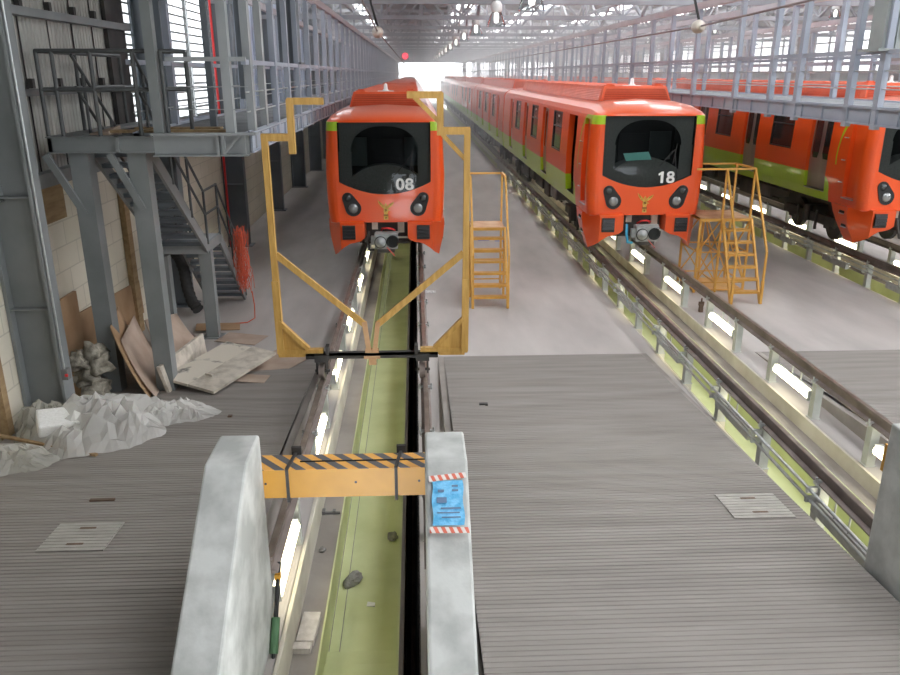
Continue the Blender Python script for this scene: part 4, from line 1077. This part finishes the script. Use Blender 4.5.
small('paper_scrap', 'paper', 'crumpled white paper on the floor right of the left track', 'paper', lambda m: crumple(m, 8, .14, .1), (1.0, 18.6, 0))
small('tape_mark', 'bluetape', 'blue tape mark on the floor beside the middle train, far left piece', 'tape', lambda m: m.box(-.18, .18, -.06, .06, 0, .004), (2.85, 24.9, 0), (0, 0, .1))
small('tape_mark', 'bluetape', 'blue tape mark on the floor beside the middle train, piece nearer its wheels', 'tape', lambda m: m.box(-.15, .15, -.06, .06, 0, .004), (3.35, 24.8, 0), (0, 0, -.1))
small('rail_clamp', 'rust', 'rusty orange clamp standing by a post right of the middle pit', 'clamp', lambda m: (m.box(-.04, .04, -.04, .04, 0, .18), m.box(-.06, .06, -.02, .02, .15, .24), m.cyl((0, 0, .24), (0, 0, .32), .02, 8)), (T2 + .98, 16.7, 0))
m = MB(); m.tube([(-.69, 6.55, .62), (-.69, 6.35, .42), (-.69, 6.2, .25)], .022, 8, 0); m.tube([(-.69, 6.2, .25), (-.69, 5.98, .02)], .04, 10, 1); m.tube([(-.69, 5.98, .02), (-.685, 5.85, -.1), (-.68, 5.7, -.25)], .018, 8, 0); m.box(-.72, -.665, 6.42, 6.48, .5, .56, 2)
tag(m.build('power_cable', ['rubber', 'green', 'yellow']), 'black cable with a green sleeve beside the left buffer block', 'cable')
rnd = random.Random(9); m = MB()
for i in range(6):
    x = .57; m.tube([(x + rnd.uniform(-.06, .06), 6.2 + rnd.uniform(-.15, .15), -.7 + rnd.uniform(-.06, .16)) for _ in range(5)], .008, 5)
tag(m.build('wire_tangle', 'red'), 'tangle of orange-red wires in the trench beside the right buffer block', 'wire')

# boards and cardboard by the stair foot
def board(label, c, sx, sy, th, rot, mat, name='board', group=None, end=0):
    m = MB(); m.box(-sx / 2, sx / 2, -sy / 2, sy / 2, 0, th)
    o = m.build(name, mat, None, c, rot, bevel=.004); return tag(o, label, 'board' if name == 'board' else 'cardboard', group)
board('wide stained pale board lying tilted beside the stair post', (-2.99, 12.98, .30), .52, 1.8, .05, (.03, .10, -.40), 'woodstain')
board('pale dirty board lying right of the stained board', (-2.51, 12.82, .24), .50, 1.85, .05, (.03, .12, -.40), 'wood')
_m = MB(); _m.hexa([(-3.46, 12.05, .15), (-3.40, 12.05, .15), (-3.38, 14.15, .02), (-3.32, 14.15, .02), (-3.56, 12.0, .62), (-3.50, 12.0, .62), (-3.42, 14.15, .48), (-3.36, 14.15, .48)])
tag(_m.build('board', 'wood', bevel=.006), 'pale board standing on its edge left of the stained board', 'board')
small('batten', 'wood', 'short batten sticking out across the tilted boards', 'batten', lambda m: m.bar((0, 0, 0), (.16, -.2, .05), .04), (-2.88, 12.4, .33))
small('batten', 'plank', 'short timber packing piece under the tilted boards', 'batten', lambda m: m.box(-.25, .25, -.08, .08, 0, .12), (-2.85, 12.75, .0 + ramp_z(12.7)))
small('batten', 'plank', 'timber packing piece under the far end of the boards', 'batten', lambda m: m.box(-.25, .25, -.08, .08, 0, .14), (-2.8, 13.7, .0))
board('large flattened cardboard sheet on the floor right of the boards', (-1.98, 13.6, .05), .8, 1.5, .012, (.01, .03, -.5), 'card2', 'cardboard_sheet')
board('small flattened cardboard strip at the near end of the large sheet', (-2.2, 12.7, ramp_z(12.7) + .02), .55, .4, .012, (-.05, .03, -.1), 'card2', 'cardboard_sheet')
board('brown cardboard sheet on the floor behind the stair post', (-3.55, 15.95, .03), .9, .5, .012, (0, .05, .2), 'card', 'cardboard_sheet')
board('pale cardboard sheet on the floor beyond the boards', (-2.9, 15.2, .01), .9, .6, .01, (0, 0, -.3), 'card2', 'cardboard_sheet')
board('dark brown cardboard panel leaning on the wall beside the near column', (-4.98, 12.3, .62), .06, .85, 1.1, (0, -.0, 0.), 'card', 'cardboard_sheet')
bp = MB(); bp.hexa([(-5.16, 12.6, .4), (-5.12, 12.6, .4), (-5.18, 16.2, .3), (-5.14, 16.2, .3), (-5.16, 12.6, 1.25), (-5.13, 12.6, 1.25), (-5.18, 16.2, 1.0), (-5.16, 16.2, 1.0)])
tag(bp.build('cardboard_sheet', 'card'), 'long brown cardboard leaning against the wall behind the platform posts', 'cardboard')
def sheet(label, a, b, c, d, th, mat, name='cardboard_sheet', cat='cardboard'):
    """curved thin sheet leaning: a,b bottom corners, c,d top corners"""
    m = MB(); rows = []; A, B, C_, D = map(Vector, (a, b, c, d))
    for i in range(9):
        u = i / 8; p, q = A.lerp(C_, u), B.lerp(D, u); bow = Vector((.0, -.08, -.03)) * math.sin(PI * u)
        rows.append([p.lerp(q, j / 4) + bow + Vector((0, 0, .02 * noise.noise((i * .7, j, 3.)))) for j in range(5)])
    m.grid(rows, 0, True); o = m.build(name, mat); s = o.modifiers.new('t', 'SOLIDIFY'); s.thickness = th; return tag(o, label, cat)
sheet('brown cardboard sheet leaning in a curve against the platform post', (-3.62, 11.7, .18), (-4.0, 13.2, .06), (-4.20, 12.0, 1.30), (-4.62, 13.5, 1.2), .02, 'card')
sheet('second leaning cardboard sheet just behind the curved one', (-3.56, 11.8, .17), (-3.8, 13.3, .05), (-4.1, 12.1, 1.05), (-4.4, 13.6, 1.0), .015, 'card2')
sheet('pale cardboard slab sloping down between the two platform posts', (-3.75, 13.3, .1), (-3.5, 14.6, .05), (-4.3, 13.8, .85), (-4.1, 15.0, .6), .03, 'card2')
sheet('brown fibreboard standing low beside the fluffy rags', (-4.75, 11.75, .1), (-4.35, 11.7, .1), (-4.95, 12.15, .75), (-4.62, 12.2, .62), .02, 'card', 'fibreboard', 'board')
m = MB(); rnd = random.Random(2)
for i in range(9):
    bm_ = MB(); blob(bm_, rnd.uniform(.13, .22), 1, 1, 1, i * 3.1, 10, .8)
    ox, oy, oz = -4.62 + rnd.uniform(-.2, .18), 12.0 + rnd.uniform(-.15, .1), .25 + .75 * i / 9
    m._add([(a + ox, b + oy, c + oz) for a, b, c in bm_.v], bm_.f, 0, True)
tag(m.build('rag_heap', 'fluff'), 'heap of fluffy grey rags against the left platform post', 'rags')
def drape(label, cx, cy, rx, ry, h, seed, mat, rot=0., sharp=1.0, n=18, name='plastic_sheeting', cat='plastic sheet', ridge=2.4):
    m = MB(); rows = []; off = Vector((seed * 7.1, seed * 3.3, seed))
    for i in range(n + 1):
        row = []
        for j in range(n + 1):
            u, v = -1 + 2 * i / n, -1 + 2 * j / n
            # map the square to a blob outline
            r = max(abs(u), abs(v)); a = math.atan2(v, u); l = math.hypot(u, v) or 1
            R = 1 + .28 * noise.noise(Vector((math.cos(a) * 1.6, math.sin(a) * 1.6, seed)))
            x, y = u / l * r * R, v / l * r * R
            w = noise.noise(Vector((x * 1.3, y * 1.3, seed + 5.)))
            xx, yy = x + .10 * w, y + .10 * noise.noise(Vector((x * 1.3, y * 1.3, seed + 9.)))
            k = 1 - abs(noise.noise(Vector((xx * ridge, yy * ridge, 0)) + off)) * 2.6
            k2 = 1 - abs(noise.noise(Vector((xx * ridge * 2.6, yy * ridge * 2.3, 4)) + off)) * 2
            dome = max(0, 1 - r ** 2.2)
            k3 = 1 - abs(noise.noise(Vector((xx * ridge * 5 + yy * 3, yy * ridge * 4, 8)) + off)) * 2
            z = h * (dome * (.45 + .36 * k + .22 * k2 + .09 * k3) + .06 * max(0, k2) * (1 - dome))
            X_, Y_ = x * rx, y * ry
            X_, Y_ = X_ * math.cos(rot) - Y_ * math.sin(rot), X_ * math.sin(rot) + Y_ * math.cos(rot)
            gx, gy_ = cx + X_, cy + Y_
            if 0 < i < n and 0 < j < n: gx += rx * rnd.uniform(-.5, .5) / n; gy_ += ry * rnd.uniform(-.5, .5) / n; z += h * dome * rnd.uniform(-.17, .17)
            if 10.7 < gy_ < 11.5: gx = max(gx, -4.42)
            row.append((max(gx, -5.15), gy_, ramp_z(gy_) + .015 + max(0, z)))
        rows.append(row)
    m.grid(rows, 0, False)
    return tag(m.build(name, mat), label, cat)
rj = random.Random(4)
drape('crumpled clear plastic sheeting heaped in front of the cardboard', -3.87, 10.38, .98, 1.0, .52, 2.0, 'film', .5)
drape('flat tail of clear plastic trailing right on the ramp', -3.0, 10.8, .62, .36, .30, 4.0, 'film', .35, ridge=3.)
drape('dusty grey plastic sheeting piled at the foot of the near column', -4.70, 10.55, .45, .75, .40, 6.0, 'film2', .2)
drape('small dusty plastic bag at the left edge of the photo', -4.6, 9.1, .55, .42, .34, 9.0, 'film2', .3, name='plastic_bag', cat='plastic bag', ridge=1.8)
m = MB(); m.box(-.26, .26, -.2, .2, 0, .2); tag(m.build('foam_block', 'foam', None, (-4.29, 10.02, .50), (.30, .10, .5), bevel=.03), 'white foam block resting on top of the plastic heap', 'foam block')
small('batten', 'plank', 'long thin brown stick lying under the plastic sheeting', 'batten', lambda m: m.bar((-.9, .3, .1), (.75, -.25, .02), .05, .03), (-4.3, 9.65, ramp_z(9.65) + .03))
m = MB(); m.box(-5.19, -5.06, 10.2, 10.34, 0, 3.4); tag(m.build('timber_stud', 'plank'), 'weathered timber upright against the left wall at the photo edge', 'timber')
m = MB(); m.box(-5.19, -5.08, 15.7, 15.95, 0, 3.2); tag(m.build('timber_stud', 'plank'), 'weathered timber upright against the left wall behind the platform posts', 'timber')
m = MB(); m.box(-5.19, -5.16, 11.4, 13.3, 2.85, 3.44); tag(m.build('wall_board', 'plank'), 'brown board fixed below the girt behind the platform', 'board')

# ------------------------------------------------------------------ lamps under the roof
def high_bay(x, y, zb, label, grp, s=1.):
    t = thing('high_bay_lamp', label, 'lamp', (x, y, zb), group=grp)
    m = MB(); m.lathe([(.23 * s, 0), (.215 * s, .06 * s), (.17 * s, .2 * s), (.13 * s, .29 * s), (.10 * s, .33 * s)], (0, 0, 0), 20); m.build('glass_bell', 'bell', t)
    m = MB(); m.lathe([(0, .33 * s), (.12 * s, .33 * s), (.13 * s, .36 * s), (.13 * s, .5 * s), (.09 * s, .56 * s), (0, .58 * s)], (0, 0, 0), 16); m.build('cap', 'cap', t)
    m = MB(); m.lathe([(0, .08 * s), (.05 * s, .1 * s), (.06 * s, .2 * s), (.05 * s, .3 * s), (0, .33 * s)], (0, 0, 0), 12); m.build('bulb', 'bulb', t)
    m = MB(); m.tube([(0, 0, .55 * s), (0, 0, 9.3 - zb)], .012, 5); m.build('hanger', 'truss', t)
for i, y in enumerate([16.9, 24.1, 32., 39.6, 47.2, 54.8, 62.4, 70., 77.6, 85.2, 92.8]):
    high_bay(3.06, y, 6.32 + min(.25, .012 * (y - 17)), 'bell-shaped glass hall lamp above the left aisle, %s from the camera' % nth(i), 'hall lamps over the left aisle', 1.2)
for i, y in enumerate([40., 52., 60., 72., 84., 96.]):
    high_bay(9.2, y, 6.95, 'bell-shaped glass hall lamp above the right catwalk, %s from the camera' % nth(i), 'hall lamps over the right catwalk')
for i, y in enumerate([30., 42., 54., 66.]):
    high_bay(16., y, 7., 'bell-shaped glass hall lamp beyond the far right train, %s from the camera' % nth(i), 'hall lamps at the far right')
# overhead line gear
def insulator(x, y, z, label, cable):
    t = thing('insulator', label, 'insulator', (x, y, z))
    m = MB(); m.lathe([(0, -.22), (.05, -.2), (.12, -.14), (.05, -.1), (.14, -.03), (.05, .0), (.13, .07), (.05, .1), (.09, .17), (.0, .2)], (0, 0, 0), 18, 0, 'y'); m.build('shed_stack', 'ceramic', t)
    m = MB(); m.tube(cable, .03, 6); m.build('cable', 'rubber', t)
insulator(-.20, 20.5, 6.08, 'cream ribbed insulator on a black cable over the left train', [(0, 0, .15), (-.12, -.3, .6), (-.25, -.5, 1.4), (-.2, -.4, 3.)])
insulator(T2 + .68, 17.8, 6.08, 'cream ribbed insulator on the overhead line over the middle train', [(0, 0, .15), (-.1, .4, .9), (.1, .6, 2.), (.1, .6, 3.)])
m = MB(); m.tube([(-.2, 8, 6.6), (-.2, 20.3, 6.1), (-.1, 60, 5.9), (0, 140, 5.9)], .02, 6); tag(m.build('contact_wire', 'brown'), 'thin brown overhead wire running over the left train', 'wire')
m = MB(); m.tube([(T2 + .68, 8, 6.3), (T2 + .68, 17.8, 6.08), (T2 + .5, 60, 6.0), (T2, 140, 5.9)], .02, 6); tag(m.build('contact_wire', 'brown'), 'thin overhead wire running over the middle train', 'wire')
t = thing('signal_lamp', 'small red signal lamp glowing far away over the left train', 'signal lamp', (-.2, 80, 6.75))
m = MB(); m.lathe([(0, -.2), (.25, -.15), (.3, 0), (.25, .15), (0, .2)], (0, 0, 0), 14, 0, 'y'); m.build('lens', 'redlamp', t)
m = MB(); m.box(-.35, .35, .1, .4, -.35, .35); m.tube([(0, .25, .35), (0, .25, 2.4)], .04, 6); m.build('housing', 'under', t)
t = thing('hanger_column', 'dark grey box-section hanger above the left catwalk rail', 'hanger', (-1.95, 17.8, 5.35))
m = MB(); m.box(-.2, .2, -.2, .2, 0, 3.9); m.build('box_section', 'steel_dark', t)
m = MB(); m.box(-.26, .26, -.26, .26, -.04, .0); m.build('base_plate', 'steel_dark', t)
t = thing('hanger_column', 'grey green box-section hanger with a base plate at the top right corner', 'hanger', (8.32, 13., 5.5))
m = MB(); m.box(-.22, .3, -.1, .3, 0, 3.8); m.box(-.02, .0, -.13, -.1, 0, 3.8); m.build('box_section', 'boxgrey', t)
m = MB(); m.box(-.32, .32, -.2, .4, -.04, .0); m.build('base_plate', 'boxgrey', t)
m = MB(); m.box(.06, .17, -.14, -.1, .15, .42); m.tube([(.12, -.14, .28), (.12, -.2, .28)], .03, 8); m.build('lug', 'boxgrey', t)

# thin haze volume added for the white glare around the far opening
m_, nt_, b_, out_ = _nt('glare_haze'); nt_.nodes.remove(b_)
vs_ = nt_.nodes.new('ShaderNodeVolumeScatter'); vs_.inputs['Density'].default_value = .016; vs_.inputs['Anisotropy'].default_value = .45; vs_.inputs['Color'].default_value = (1, 1, 1, 1)
nt_.links.new(vs_.outputs[0], out_.inputs['Volume']); M['haze'] = m_
mb = MB(); mb.box(-4.4, 24.2, 26, YEND - .4, .02, 9.2); hz = mb.build('haze', 'haze'); tag(hz, 'thin pale haze added for glare in the far end of the hall', 'haze', kind='stuff')

# ------------------------------------------------------------------ camera, daylight
cam = bpy.data.cameras.new('camera'); co = bpy.data.objects.new('camera', cam); COL.objects.link(co)
cam.sensor_width = 36; cam.lens = 780 / 900 * 36; cam.clip_end = 1000
co.location = (.69, 0, 5.115); co.rotation_euler = (math.radians(90 - 18.666), 0, math.radians(-2.462))
SC.camera = co
w = bpy.data.worlds.new('world'); SC.world = w; w.use_nodes = True
bg = w.node_tree.nodes['Background']; bg.inputs['Color'].default_value = (.95, .97, 1, 1); bg.inputs['Strength'].default_value = 13.0
SC.view_settings.view_transform = 'Standard'; SC.view_settings.look = 'None'; SC.view_settings.gamma = 1; SC.view_settings.use_curve_mapping = False
SC.view_settings.exposure = 0.03
SC.cycles.use_denoising = True
SC.cycles.max_bounces = 6; SC.cycles.diffuse_bounces = 4; SC.cycles.glossy_bounces = 3; SC.cycles.transparent_max_bounces = 10
SC.cycles.sample_clamp_indirect = 6; SC.cycles.caustics_reflective = False; SC.cycles.caustics_refractive = False
